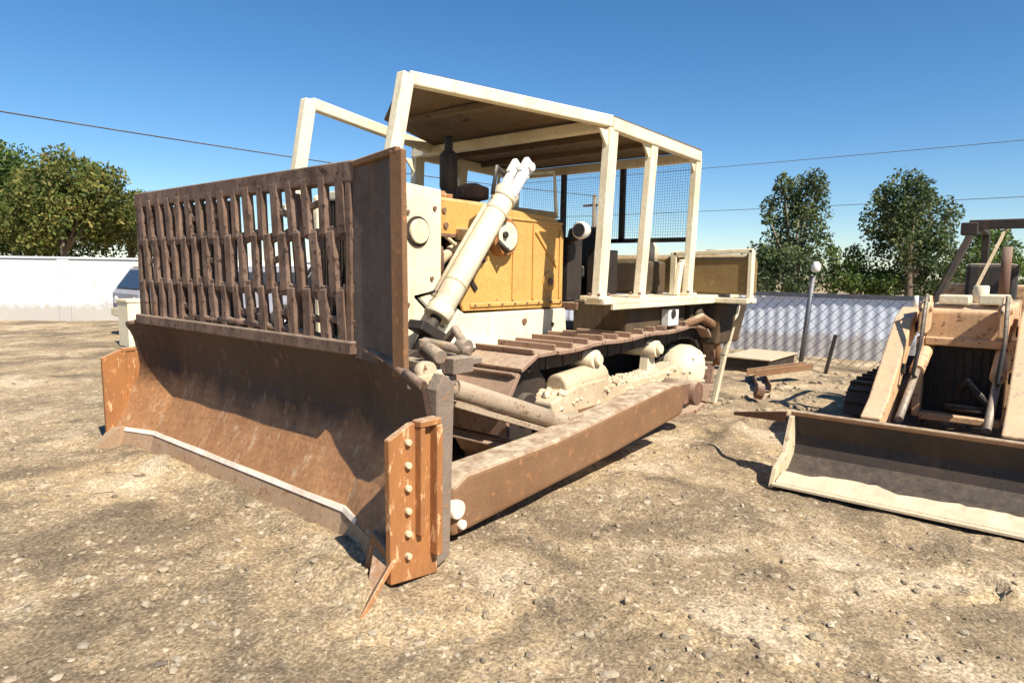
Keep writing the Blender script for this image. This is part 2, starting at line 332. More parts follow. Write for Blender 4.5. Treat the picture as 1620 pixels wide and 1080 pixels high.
# ------------------------------------------------------------------ BULLDOZER
RT = thing('bulldozer', (-3, 0, 0), 'big worn cream and yellow bulldozer with rusty blade and slatted rack above it', 'bulldozer')
def wingx(y, s=.26): return max(0, y-1.2)/.78*s if y > 0 else max(0, -y-1.5)/.48*.15
def prof(z):      # mouldboard face: x over height
    t = (z-.13)/1.0
    t = min(max(t, 0), 1.06); return -.25*math.sin(t*math.pi*.75) + .10*t**3
def topz(y): return 1.17 - .022*y*y - (.10*max(0, abs(y)-1.5)) - .03*max(0, y)
YS = [-1.98,-1.85,-1.7,-1.55,-1.5,-1.3,-1.1,-.8,-.4,0,.4,.8,1.1,1.2,1.28,1.4,1.6,1.8,1.98]
BX = -.235
rows = []
for k in range(19):
    t = k/18; rows.append([(prof(.13+t*(topz(y)-.13)) + wingx(y) + BX + .006*math.sin(y*9+k), y, .13+t*(topz(y)-.13)) for y in YS])
bl = MB().sheet(rows, (-.03, 0, 0)).build('blade', M['blade'], RT); 
for p in bl.data.polygons: p.use_smooth = False
b = MB()      # top lip tube, back box sections, ribs
for i in range(len(YS)-1):
    a_, c_ = YS[i], YS[i+1]
    b.tube((prof(topz(a_))+wingx(a_)+BX-.02, a_, topz(a_)+.012), (prof(topz(c_))+wingx(c_)+BX-.02, c_, topz(c_)+.012), .026, n=8)
b.build('top_lip', M['rack'], bl)
b = MB()
for z0, z1, dx in ((.16,.40,.22), (.62,.86,.20)): b.box(-.72, -.53, -1.25, 1.25, z0, z1)
for y in (-1.15,-.6,0,.6,1.15): b.box(-.68, -.50, y-.02, y+.02, .15, 1.0)
b.build('back_stiffener', M['rust_dark'], bl, .006)
# worn strip and cutting edge
def strip(z0, z1, x0, x1, ys, th):
    r_ = [[(x0+wingx(y)+BX, y, z0) for y in ys], [(x1+wingx(y)+BX, y, z1) for y in ys]]
    return MB().sheet(r_, (-th, 0, 0))
ys1 = [-1.9,-1.6,-1.5,-1.2,-.6,0,.6,1.2,1.28,1.42]
strip(.122, .150, .014, .000, ys1, .03).build('worn_strip', M['bare'], bl)
strip(-.08, .124, .06, .004, [-1.9,-1.6,-1.5,-1.2,-.6,0,.6,1.2,1.28,1.6,1.9], .028).build('cutting_edge', M['edge'], bl)
for s in (-1, 1):     # corner bits pointing forward and out
    e = MB(); y0, y1 = (1.72, 2.02) if s > 0 else (-1.84, -2.0)
    x0, x1 = wingx(y0)+BX, wingx(y1)+BX
    e.hexa([(x0+.05, y0, -.06), (x0+.09, y0, -.06), (x1+.34, y1+.09*s, -.03), (x1+.30, y1+.09*s, -.03), (x0-.01, y0, .20), (x0+.03, y0, .20), (x1+.03, y1, .17), (x1-.01, y1, .17)] if s > 0 else
           [(x0+.07, y0, -.06), (x0+.03, y0, -.06), (x1+.12, y1+.03*s, -.05), (x1+.16, y1+.03*s, -.05), (x0+.03, y0, .16), (x0-.01, y0, .16), (x1-.01, y1, .13), (x1+.03, y1, .13)])
    e.build('end_bit', M['edge'] if s < 0 else M['rust_orange'], bl, .004)
    # end plate: rusty outer cheek with slot and bolts
    g = MB(); ye = 2.0*s; X0 = wingx(ye)+BX
    pl = [(X0+.05, .04), (X0+.06, .76), (X0-.08, .82), (X0-.26, .82), (X0-.26, .0), (X0-.1, .02)]
    g.prism(pl, ye-.02, ye+.02, 'y')
    ep = g.build('end_plate', M['rust_orange'], bl, .005)
    g = MB()
    g.box(X0-.135, X0-.105, ye+.02*s-.02, ye+.02*s+.045, .25, .80); g.box(X0-.245, X0-.205, ye+.02*s-.02, ye+.02*s+.055, .12, .80); g.box(X0-.24, X0-.10, ye+.02*s-.02, ye+.02*s+.05, .80, .835)
    g.build('slot_bar', M['rust_orange'], ep, .006)
    for k in range(6): MB().tube((X0-.05, ye+.015*s, .16+k*.115), (X0-.05, ye+.045*s, .16+k*.115), .018, n=6).build('bolt_head', M['cream_dirty'], ep, .003)
    # grey gusset behind it
    g = MB(); g.prism([(X0-.262, .02), (X0-.262, .96), (X0-.31, 1.04), (X0-.39, .98), (X0-.36, .05)], ye-.07, ye+.01, 'y')
    g.box(X0-.56, X0-.34, ye-.28*s-.14, ye-.28*s+.14, .93, .99)
    g.build('corner_gusset', M['gusset'], bl, .006)
    # wing cap with eye
    g = MB(); g.ring([(X0-.32, ye-.14*s-.03, 1.03), (X0-.32, ye-.14*s+.03, 1.03)], [.06, .06], 14); g.box(X0-.42, X0-.22, ye-.14*s-.035, ye-.14*s+.035, .95, 1.02)
    if s > 0: g.build('lifting_eye', M['cream_dirty'], bl, .004)

# rack above the blade: staggered slats
RX = -.30
rk = MB(); y = -1.80
zt, zb = 2.12, 1.06
fr = MB()
fr.bar((RX-.03, -1.84, zt+.005), (RX-.03, 1.26, zt+.005), .09, .12); fr.bar((RX-.03, -1.82, zb), (RX-.03, -1.82, zt), .07, .06, (0,1,0)); fr.bar((RX-.03, 1.20, zb), (RX-.03, 1.20, zt), .06, .084, (0,1,0))
fr.bar((RX+.012, -1.84, 1.105), (RX+.012, 1.26, 1.105), .07, .08)
rows_z = [(1.10, 1.43), (1.43, 1.78), (1.78, 2.10)]; pit = .178; random.seed(11)
for j, (z0, z1) in enumerate(rows_z):
    yy = -1.72 + (pit*.5 if j % 2 else 0)
    while yy < 1.16:
        ln_ = .012 + random.uniform(-.008, .010); wd = random.uniform(.066, .092)
        rk.bar((RX-random.uniform(0,.006), yy+ln_, z0-.01), (RX-random.uniform(0,.006), yy-ln_, z1+.01), wd, .042, (0,1,0))
        if random.random() < .22: rk.bar((RX-.012, yy, (z0+z1)/2), (RX-.012, yy+pit, (z0+z1)/2+random.uniform(-.05,.05)), .03, .04, (1,0,0))
        yy += pit
for zc_ in (1.43, 1.78):     # uneven cross pieces welded between the rows
    yy = -1.80
    while yy < 1.18: rk.bar((RX-.010, yy, zc_+random.uniform(-.022,.022)), (RX-.010, yy+.10, zc_+random.uniform(-.022,.022)), .034, random.uniform(.045,.08), (1,0,0)); yy += .089
rack = fr.build('trash_rack', M['rack'], RT, .008)
rk.build('slats', M['rack'], rack, .005)
MB().box(RX-.13, RX-.118, -1.80, -.35, 1.12, 2.06).build('gap_shade_sheet', M['black'], rack)  # added black sheet that gives the left slat gaps their shade
wg = MB(); wg.sheet([[(RX, 1.235, 1.05), (RX+.03, 1.5, 1.04), (RX+.09, 1.76, 1.03)], [(RX, 1.235, 2.15), (RX+.03, 1.5, 2.165), (RX+.09, 1.74, 2.17)]], (-.025, .01, 0))
wp = wg.build('rack_wing', M['wing'], rack)
g = MB(); g.bar((RX+.085, 1.750, 1.0), (RX+.085, 1.730, 2.18), .10, .035, (0,1,0)); g.bar((RX, 1.235, 2.16), (RX+.09, 1.74, 2.18), .035, .035)
g.bar((RX-.03, 1.5, 1.05), (RX-.02, 1.5, 2.13), .05, .05, (0,1,0)); g.build('wing_edge', M['rust_beam'], wp, .006)
g = MB()      # clutter bracket at the wing foot
g.box(-.80, -.40, 1.50, 1.80, 1.02, 1.06); g.tube((-.52, 1.60, 1.05), (-.52, 1.60, 1.17), .035); g.tube((-.70, 1.80, 1.10), (-.60, 1.50, 1.14), .03); g.ring([(-.7,1.55,1.1),(-.72,1.65,1.22),(-.7,1.76,1.12)], [.03,.03,.03], 10)
g.tube((-.7, 1.7, 1.12), (-.7, 1.78, 1.12), .05); g.ring([(-.45,1.70,1.12),(-.40,1.86,1.10)],[.05,.04],12); g.box(-.62,-.46,1.80,1.90,1.0,1.09)
g.build('rack_bracket', M['gusset'], rack, .005)
g = MB()
for yy in (-1.4, -.5, .5, 1.1): MB().bar((-.455, yy, 1.10), (-.385, yy, 2.05), .06, .07, (0,1,0)).build('rack_back_post', M['rust_dark'], rack, .006)

# push arms, braces
for s in (-1, 1):
    g = MB(); y0, y1 = (1.60, 1.86) if s > 0 else (-1.86, -1.60)
    pr = [(-.50, .05), (-.50, .34), (-.62, .40), (-1.5, .43), (-3.25, .60), (-3.40, .58), (-3.46, .46), (-3.44, .30), (-2.2, .17)]
    g.prism(pr, y0, y1, 'y'); pa = g.build('push_arm', M['rust_beam'], RT, .035, 3)
    g = MB(); g.box(-.56, -.34, y0+.04, y1-.04, .08, .34); g.tube((-.52, y0-.05, .22), (-.52, y1+.03, .22), .055); g.tube((-.56, y1-.02 if s > 0 else y0+.02, .12), (-.56, y1+.03 if s > 0 else y0-.03, .12), .03, n=8); g.build('pin', M['bare'], pa, .006)
    g = MB(); g.bar((-3.40, (y0+y1)/2-.06*s, .44), (-4.05, (y0+y1)/2-.10*s, .40), .12, .20); g.tube((-4.0, (y0+y1)/2-.34*s, .40), (-4.0, (y0+y1)/2+.02*s, .40), .12); g.build('trunnion', M['rust_dark'], pa, .006)
    g = MB(); g.ring([(-.53, 1.31*s, .87), (-.95, 1.42*s, .80)], [.045, .055]); g.ring([(-.95, 1.42*s, .80), (-1.75, 1.60*s, .50)], [.066, .066]); g.ring([(-1.75, 1.60*s, .5), (-1.98, 1.655*s, .42)], [.06, .06])
    g.box(-2.08, -1.88, 1.60*s-.03, 1.60*s+.09, .36, .50); g.bar((-.95,1.42*s,.70), (-1.7,1.6*s,.42), .04, .04)
    g.build('blade_brace', M['brace'], RT, .004)

# tracks
def track(s):
    yo, yi = 1.32*s, .70*s; ylo, yhi = min(yo, yi), max(yo, yi)
    FC, RC = Vector((-2.05, .47)), Vector((-4.92, .50)); rf, rr_ = .41, .45
    path = []
    def arc(c, r_, a0, a1, n_): return [(c.x + r_*math.cos(a0+(a1-a0)*k/n_), c.y + r_*math.sin(a0+(a1-a0)*k/n_)) for k in range(n_+1)]
    up = [(-4.92+k*(2.87/18), .95 - (.07*(k/18)) + .008*math.sin(k*1.1) - (0 if k else 0)) for k in range(19)]
    path += up[1:-1] + arc(FC, rf, math.pi/2, -math.pi/2, 8) + [(-2.05-k*(2.87/18), .055) for k in range(1, 18)] + arc(RC, rr_, -math.pi/2, -3*math.pi/2, 9)
    # resample to shoe pitch
    P_ = [Vector(p) for p in path] + [Vector(path[0])]; L = [0]
    for i in range(len(P_)-1): L.append(L[-1] + (P_[i+1]-P_[i]).length)
    nsh = 35; sh = MB(); ln = MB()
    def at(d):
        d %= L[-1]
        for i in range(len(L)-1):
            if L[i+1] >= d: t = (d-L[i])/(L[i+1]-L[i]+1e-9); return P_[i].lerp(P_[i+1], t)
    for k in range(nsh):
        d = L[-1]*k/nsh; pc, pn, pp = at(d), at(d+.05), at(d-.05); t = (pn-pp).normalized(); nm = Vector((-t.y, t.x))
        if nm.dot(pc - Vector((-3.5, .5))) < 0: nm = -nm
        tx, nx = Vector((t.x, 0, t.y)), Vector((nm.x, 0, nm.y)); c = Vector((pc.x, (ylo+yhi)/2, pc.y)) + nx*.035
        hl = L[-1]/nsh*.5
        sh.obox(c + Vector((0, random.uniform(-.012,.012), 0)), tx*(hl*.97), Vector((0, (yhi-ylo)/2, 0)), nx*.018)
        sh.obox(c + nx*.036 - tx*hl*.72, tx*.012, Vector((0, (yhi-ylo)/2-.004, 0)), nx*.032)
        ln.obox(Vector((pc.x, (ylo+yhi)/2+.16, pc.y)) - nx*.05, tx*hl*.93, Vector((0,.025,0)), nx*.06)
        ln.obox(Vector((pc.x, (ylo+yhi)/2-.16, pc.y)) - nx*.05, tx*hl*.93, Vector((0,.025,0)), nx*.06); ln.obox(Vector((pc.x, (ylo+yhi)/2, pc.y)) - nx*.02, tx*.02, Vector((0,.15,0)), nx*.02)
    tr = sh.build('track', M['shoe'], RT, .005); ln.build('link_chain', M['black'], tr)
    ym = (ylo+yhi)/2
    g = MB(); g.tube((FC.x, ym-.11, FC.y), (FC.x, ym+.11, FC.y), .35, n=32); g.tube((FC.x, ym-.17, FC.y), (FC.x, ym+.17, FC.y), .12, n=20); g.build('idler', M['black'], tr, .01)
    g = MB()
    for k in range(22):
        a0 = 2*math.pi*k/22; g.obox((RC.x+.36*math.cos(a0), ym, RC.y+.36*math.sin(a0)), (.05*math.cos(a0), 0, .05*math.sin(a0)), (0,.04,0), (-.028*math.sin(a0), 0, .028*math.cos(a0)))
    g.tube((RC.x, ym-.04, RC.y), (RC.x, ym+.04, RC.y), .345, n=36); g.build('sprocket', M['black'], tr)
    yf = yo - .05*s
    g = MB(); g.ring([(RC.x+.05, ym, RC.y), (RC.x+.05, yf-.04*s, RC.y), (RC.x+.05, yf+.07*s, RC.y), (RC.x+.05, yf+.12*s, RC.y)], [.27, .27, .22, .10], 28); 
    for k in range(8):
        a0 = k*math.pi/4; g.tube((RC.x+.05+.2*math.cos(a0), yf+.06*s, RC.y+.2*math.sin(a0)), (RC.x+.05+.2*math.cos(a0), yf+.10*s, RC.y+.2*math.sin(a0)), .02, n=6)
    g.build('final_drive', M['cream'], tr, .008)
    # roller frame with rock guard, recoil housing, carrier roller brackets
    g = MB(); a_, c_ = sorted((yo-.20*s, yo+.03*s))
    g.prism([(-2.15,.30),(-2.12,.52),(-2.45,.62),(-2.95,.64),(-3.05,.56),(-3.9,.56),(-4.35,.62),(-4.6,.52),(-4.6,.26),(-4.3,.20),(-2.6,.20)], a_, c_, 'y')
    g.ring([(-2.35, yo-.10*s, .60), (-3.0, yo-.10*s, .64)], [.115, .125], 18)
    tf = g.build('track_frame', M['cream_dirty'], tr, .02, 2)
    mb = MB(); yc_ = yo-.09*s
    for k in range(420):
        xx, ry = random.uniform(-4.6,-2.2), random.uniform(-.13,.12); zz = .56 + .05*noise.noise((xx*4, 0, 3)) - (.22 if abs(ry) > .10 else 0)*random.random(); rr2 = random.uniform(.012,.055)
        mb.add([(xx+a3, yc_+ry+b3_, zz+c3) for a3, b3_, c3 in stone_verts(rr2, .7)], ICO)
    mb.build('packed_dirt', M['dust'], tr)['kind'] = 'stuff'
    for xx in (-2.85, -4.0):
        g = MB(); g.prism([(xx-.10,.5),(xx-.05,.80),(xx+.05,.80),(xx+.10,.5)], yo-.14*s-.05, yo-.14*s+.05, 'y'); g.tube((xx, ym-.12, .80), (xx, yo-.02*s, .80), .085, n=20); g.tube((xx, yo-.02*s, .80), (xx, yo+.02*s, .80), .05, n=14)
        g.build('carrier_roller', M['cream'], tr, .006)
    for xx in np.arange(-4.45, -2.4, .34):
        g = MB(); g.tube((xx, ym-.16, .22), (xx, yo-.03*s, .22), .105, n=18); g.build('bottom_roller', M['black'], tr, .006)
    g = MB(); g.box(-4.3, -2.5, c_ if s > 0 else a_-.012, c_+.012 if s > 0 else a_, .34, .42); g.build('rock_guard', M['rust_beam'], tr, .003)
track(1); track(-1)

# hull, belly, radiator guard, engine bay
g = MB(); g.prism([(-1.35,.30),(-1.30,.92),(-5.2,.92),(-5.35,.6),(-5.2,.30)], -.66, .66, 'y'); g.build('hull', M['black'], RT, .01)
g = MB(); g.prism([(-1.22,.62),(-1.22,2.17),(-1.30,2.22),(-1.66,2.20),(-1.66,1.3),(-1.80,1.12),(-2.0,.72),(-1.5,.60)], .50, .56, 'y'); g.prism([(-1.22,.62),(-1.22,2.17),(-1.30,2.22),(-1.66,2.20),(-1.66,1.3),(-1.80,1.12),(-2.0,.72),(-1.5,.60)], -.56, -.50, 'y')
g.box(-1.66, -1.24, -.50, .50, 2.13, 2.205); g.box(-1.30, -1.22, -.50, .50, .62, .85)
rg = g.build('radiator_guard', M['cream'], RT, .012, 2)
g = MB()
for k in range(26): g.box(-1.28, -1.25, -.47+k*.037, -.455+k*.037, .86, 2.12)
for k in range(6): g.box(-1.32, -1.285, -.5, .5, 1.0+k*.2, 1.03+k*.2)
g.box(-1.40, -1.34, -.5, .5, .86, 2.12); g.build('radiator_core', M['black'], rg)
g = MB(); g.ring([(-1.40, .56, 1.86), (-1.40, .60, 1.86)], [.095, .095], 24); g.build('trunnion_boss', M['cream'], rg, .006)
g = MB()
for k in range(24):
    a0 = 2*math.pi*k/24; g.obox((-1.40+.10*math.cos(a0), .567, 1.86+.10*math.sin(a0)), (.016*math.cos(a0), 0, .016*math.sin(a0)), (0,.008,0), (-.0145*math.sin(a0), 0, .0145*math.cos(a0)))
g.build('boss_ring', M['black'], rg)
g = MB()
for (xx, zz) in ((-1.30,2.0),(-1.58,2.05),(-1.30,1.3),(-1.30,.9),(-1.55,1.5)): MB().tube((xx, .555, zz), (xx, .575, zz), .018, n=6).build('guard_bolt', M['rust_dark'], rg)
# hood top and side panels
g = MB(); g.prism([(-.47,2.10),(-.40,2.17),(.40,2.17),(.47,2.10)], -3.40, -1.665, 'x')
hd = g.build('hood', M['yellow'], RT, .02, 2)
# upper front side panel (ends at the opening)
g = MB(); g.prism([(-1.665,1.86),(-1.665,2.14),(-2.30,2.13),(-2.30,1.88),(-2.12,1.84),(-2.0,1.90),(-1.85,1.83)], .475, .50, 'y'); up_ = g.build('side_panel', M['yellow'], RT, .005)
g = MB(); g.box(-2.2,-1.70,.50,.512,1.84,1.865); g.tube((-1.74,.50,2.05),(-1.74,.515,2.05),.022,n=10); g.tube((-1.76,.50,1.93),(-1.76,.515,1.93),.025,n=10); g.tube((-2.2,.50,2.03),(-2.2,.515,2.03),.02,n=10); g.build('panel_bolt', M['rust_dark'], up_)
# engine bay: dark block with pipework seen through the opening
g = MB(); g.box(-3.3,-1.75,-.38,.36,1.0,2.05)
en = g.build('engine', M['black'], RT, .02)
g = MB()
for k in range(5): g.ring([(-1.75-k*.13,.38,1.78),(-1.75-k*.13,.45,1.74),(-1.75-k*.13,.46,1.62),(-1.8-k*.13,.40,1.5)], [.03]*4, 10)
g.build('manifold', M['rust_dark'], en)
g = MB(); g.tube((-1.72,.44,1.60),(-1.98,.44,1.82),.04); g.tube((-2.0,.45,1.72),(-1.7,.45,1.70),.022); g.ring([(-1.68,.46,1.35),(-1.8,.50,1.5),(-1.95,.47,1.72),(-2.1,.46,1.78)],[.022]*4,8); g.ring([(-1.72,.45,1.9),(-1.85,.52,1.78),(-2.15,.5,1.83)],[.018]*3,8)
g.tube((-1.75,.40,1.42),(-1.75,.50,1.42),.06); g.build('oil_pipe', M['cream_dirty'], en)
# yellow engine door with pressed ribs
DX0, DX1 = -3.42, -1.98
g = MB(); g.prism([(DX1,1.22),(-1.88,1.40),(-1.90,1.60),(-2.28,1.64),(-2.34,2.10),(-2.5,2.125),(-3.25,2.10),(-3.38,2.04),(DX0,1.94),(DX0,1.21)], .47, .505, 'y')
dr = g.build('engine_door', M['yellow'], RT, .012, 2)
g = MB()
for x0 in (-2.62,-2.92): g.box(x0-.012, x0+.012, .505, .522, 1.30, 2.02)
g.box(DX0+.03, -2.35, .505, .518, 2.03, 2.055); g.box(DX0+.03, -2.05, .505, .522, 1.25, 1.285); g.bar((-2.95,.512,1.95),(-3.3,.512,1.62),.02,.035); g.box(-3.36,-3.34,.505,.522,1.3,1.98)
g.build('pressed_rib', M['yellow'], dr, .005)
g = MB(); g.ring([(-3.18,.505,1.47),(-3.18,.52,1.47),(-3.18,.52,1.47)], [.10,.10,.07], 22); g.build('latch_plate', M['yellow'], dr, .004)
g = MB(); g.tube((-3.18,.515,1.47),(-3.18,.535,1.47),.038,n=14); g.build('latch_hole', M['rust_dark'], dr)
for k_ in range(8): MB().tube((-2.10-k_*.18,.522,1.268),(-2.10-k_*.18,.532,1.268),.011,n=6).build('door_bolt', M['rust_dark'], dr)
g = MB(); g.bar((-2.02,.515,1.52),(-2.12,.515,1.40),.02,.04); g.bar((-2.0,.515,1.64),(-2.05,.515,1.58),.02,.03); g.build('latch', M['black'], dr)
# ring fitting where the cylinder is hung
g = MB(); g.ring([(-2.42,.50,1.87),(-2.42,.60,1.87)], [.17,.17], 28); tb = g.build('cylinder_trunnion', M['rust_orange'], RT, .01)
g = MB(); g.ring([(-2.42,.60,1.87),(-2.42,.625,1.87)], [.125,.125], 24); g.build('trunnion_cap', M['cream'], tb, .006)
g = MB(); g.tube((-2.36,.625,1.88),(-2.36,.65,1.88),.03,n=8); g.ring([(-2.42,.61,1.76),(-2.36,.66,1.74),(-2.28,.63,1.82)],[.02]*3,8); g.build('grease_line', M['black'], tb)
# cream lower cowl below the door, flaring forward
g = MB(); g.prism([(-1.62,.80),(-1.60,1.20),(-1.78,1.30),(-1.96,1.20),(-3.42,1.20),(-3.46,.88)], .40, .545, 'y')
g.prism([(-1.62,.80),(-1.60,1.20),(-1.78,1.30),(-1.96,1.20),(-3.42,1.20),(-3.46,.88)], -.545, -.40, 'y')
g.hexa([(-2.6,.5,.58),(-1.15,.5,.50),(-1.15,.80,.50),(-2.6,.68,.58),(-2.6,.5,.93),(-1.4,.5,1.10),(-1.4,.57,1.10),(-2.6,.60,.93)])
cw = g.build('lower_cowl', M['cream'], RT, .015, 2)
g = MB(); g.tube((-2.75,.545,1.10),(-2.75,.56,1.10),.03,n=10); g.build('cowl_bolt', M['rust_dark'], cw); MB().tube((-3.2,.545,1.05),(-3.2,.56,1.05),.02,n=10).build('cowl_bolt', M['rust_dark'], cw)
# far side skins
g = MB(); g.box(-3.40,-1.66,-.50,-.475,1.21,2.12); g.build('side_panel', M['yellow'], RT, .008)
# exhaust and pre-cleaner on the hood
g = MB(); g.ring([(-2.15,.14,2.16),(-2.15,.14,2.30)],[.07,.07],16); g.ring([(-2.15,.14,2.26),(-2.15,.14,2.30),(-2.15,.14,2.58),(-2.15,.14,2.62)],[.05,.08,.08,.045],20); g.ring([(-2.15,.14,2.60),(-2.15,.14,2.74)],[.038,.038],14)
g.build('exhaust', M['black'], RT, .004)
g = MB(); g.ring([(-2.55,.05,2.15),(-2.55,.05,2.22),(-2.55,.05,2.24),(-2.55,.05,2.34),(-2.55,.05,2.38)],[.08,.08,.16,.16,.06],20); g.build('pre_cleaner', M['rust_dark'], RT, .004)
g = MB(); g.ring([(-1.95,.22,2.16),(-1.95,.22,2.24)],[.07,.07],14); g.box(-2.0,-1.75,.1,.35,2.16,2.21); g.build('filler_cap', M['rust_orange'], RT, .006)

# lift cylinders: barrel, yoke, rod
for s in (1, -1):
    A, B = Vector((-1.30, .88*s, 1.22)), Vector((-2.19, .88*s, 2.33)); d = (B-A).normalized()
    g = MB(); g.ring([A+d*.04, A+d*.06, B-d*.20, B-d*.18], [.08,.094,.094,.07], 22)
    g.ring([A+d*.0, A+d*.10],[.105,.105],22); g.ring([B-d*.26, B-d*.16],[.105,.105],22)
    cy_ = g.build('lift_cylinder', M['whitish'], RT, .006)
    for q_ in (.30,1.02): MB().ring([A+d*q_, A+d*(q_+.02)], [.098,.098], 22).build('band', M['cream_dirty'], cy_, .003)
    nrm = Vector((-d.z, 0, d.x))
    g = MB()
    for q_ in (-1, 1): g.ring([B-d*.22+Vector((0,.062*q_,0)), B+d*.10+Vector((0,.062*q_,0))], [.05,.045], 12); g.obox(B+d*.10+Vector((0,.062*q_,0)), d*.075, nrm*.06, Vector((0,.026,0)))
    g.tube(B+d*.11+Vector((0,-.12,0)), B+d*.11+Vector((0,.13,0)), .038); g.build('yoke', M['white'], cy_, .012, 2)
    g = MB(); g.ring([A-d*.34, A+d*.02],[.045,.045],16); g.build('rod', M['black'], cy_)
    g = MB(); g.ring([A-d*.40+Vector((0,-.06,0)), A-d*.40+Vector((0,.06,0))],[.095,.095],18); g.bar(A-d*.16-nrm*.14, A-d*.10+nrm*.14, .16, .07); g.build('rod_eye', M['black'], cy_, .005)
    g = MB(); g.ring([A+d*.1-nrm*.130, A+d*.5-nrm*.134, A+d*1.0-nrm*.130],[.016]*3,8); g.build('hose', M['cream_dirty'], cy_)
    MB().ring([B-d*.3-nrm*.12, B-d*.1-nrm*.22, B+Vector((-.25,-.25*s,.02)), Vector((-2.75,.40*s,2.2))], [.017]*4, 8).build('hose', M['rubber'], cy_); MB().ring([A+d*.15-nrm*.12, A+d*.0-nrm*.25, Vector((-1.62,.62*s,1.12))], [.017]*3, 8).build('hose', M['rubber'], cy_)
    g = MB(); g.bar((-.62, .86*s, .95), (A-d*.44).to_tuple(), .10, .12); g.box(-.74,-.50,.80*s-.04,.80*s+.10,.82,1.0); g.build('rod_bracket', M['rust_beam'], RT, .01)
    g = MB(); g.bar((-1.95,.48*s,1.87),(-1.80,.84*s,1.84),.10,.10); g.build('cylinder_yoke_arm', M['cream_dirty'], RT, .01)

# operator deck, fenders, seat, levers
g = MB(); g.box(-5.3,-3.45,-.66,.66,1.18,1.26); g.build('floor_plate', M['rust_dark'], RT, .006)
g = MB(); g.box(-5.95,-3.5,.66,1.36,1.285,1.33); g.box(-5.95,-3.0,1.33,1.365,1.235,1.285); g.box(-3.5,-2.85,1.15,1.36,1.285,1.33); g.box(-5.95,-3.3,-1.36,-.66,1.285,1.33)
fd = g.build('fender', M['cream'], RT, .006)
g = MB(); g.box(-4.75,-3.48,.60,1.22,.93,1.284); g.build('battery_box', M['battery'], RT, .01)
g = MB(); g.box(-4.40,-4.18,1.225,1.32,1.02,1.20); g.build('step_bracket', M['white'], RT, .01)
g = MB(); g.ring([(-4.26,1.32,1.15),(-4.26,1.335,1.15)],[.045,.045],14); g.build('bracket_hole', M['black'], RT)
g = MB(); g.box(-5.25,-4.86,.60,1.25,.96,1.28); g.ring([(-4.98,1.25,1.10),(-4.98,1.32,1.10)],[.08,.08],18); g.build('final_drive_case', M['battery'], RT, .02)
g = MB(); g.ring([(-4.62,1.26,1.0),(-4.95,1.33,1.08),(-5.28,1.33,.98),(-5.42,1.33,.70),(-5.43,1.33,.50)],[.045,.05,.05,.05,.04],12); g.build('mud_guard', M['rust_beam'], RT)
g = MB(); g.box(-4.55,-4.05,-.30,.30,1.50,1.64); g.prism([(-4.46,1.60),(-4.60,2.10),(-4.70,2.10),(-4.62,1.60)],-.28,.28,'y')
st = g.build('seat', M['rubber'], RT, .04, 3)
g = MB(); g.box(-4.5,-4.1,-.25,.25,1.26,1.50); g.box(-4.6,-4.1,.34,.44,1.26,1.82); g.build('seat_base', M['black'], st, .01)
g = MB(); g.box(-3.75,-3.5,-.45,.52,1.26,1.92); g.box(-3.62,-3.48,-.50,.40,1.9,2.1); g.build('dash', M['black'], RT, .02)
for (xx, yy) in ((-3.95,.12),(-3.95,-.12),(-4.2,.46),(-4.15,.58)):
    g = MB(); g.ring([(xx,yy,1.26),(xx+.06,yy,1.75),(xx+.02,yy,1.95)],[.015]*3,8); g.ring([(xx+.02,yy,1.93),(xx+.02,yy,1.99)],[.03,.025],10); g.build('lever', M['black'], RT)
g = MB(); g.ring([(-3.43,.68,1.98),(-3.435,.68,1.98),(-3.48,.68,1.98),(-3.54,.68,1.98),(-3.57,.68,1.98)],[.07,.085,.088,.07,.03],20)
lm = g.build('work_lamp', M['white'], RT); lm2 = MB().tube((-3.432,.68,1.98),(-3.425,.68,1.98),.068,n=20).build('lamp_lens', M['glass'], lm)
MB().tube((-3.52,.60,1.90),(-3.5,.5,1.86),.02,n=8).build('lamp_bracket', M['black'], lm)
# clutter behind the posts: hydraulic tank, cream elbow brackets
g = MB(); g.box(-5.1,-4.6,.30,.80,1.33,1.70); g.build('hydraulic_tank', M['battery'], RT, .03, 2)
g = MB(); g.bar((-4.52,1.22,1.33),(-4.60,1.22,1.68),.05,.07,(0,1,0)); g.bar((-4.60,1.22,1.68),(-4.88,1.22,1.70),.05,.07,(0,1,0)); g.bar((-4.80,1.22,1.68),(-4.86,1.22,1.33),.05,.07,(0,1,0)); g.build('grab_bracket', M['cream'], RT, .008)
g = MB(); g.ring([(-5.0,.60,1.69),(-5.0,.60,1.86),(-5.0,.60,1.98)],[.13,.12,.05],18); g.build('tank_dome', M['cream'], RT)
# rear fuel tank across the back
g = MB(); g.prism([(-5.30,1.34),(-5.30,1.74),(-5.36,1.79),(-5.52,1.79),(-5.60,1.7),(-5.60,1.34)], -1.6, 1.70, 'y'); ft = g.build('fuel_tank', M['olive'], RT, .02, 2)
g = MB(); g.box(-5.36,-5.27,1.70,1.75,1.25,1.84); g.bar((-5.29,.80,1.80),(-5.29,1.75,1.83),.04,.05); g.box(-5.33,-5.27,.76,.84,1.33,1.82); g.box(-5.5,-5.2,1.36,1.74,1.24,1.30); g.build('tank_frame', M['cream'], ft, .008)
g = MB(); g.ring([(-5.45,1.2,1.78),(-5.45,1.2,1.85)],[.06,.06],16); g.build('fuel_cap', M['black'], ft)
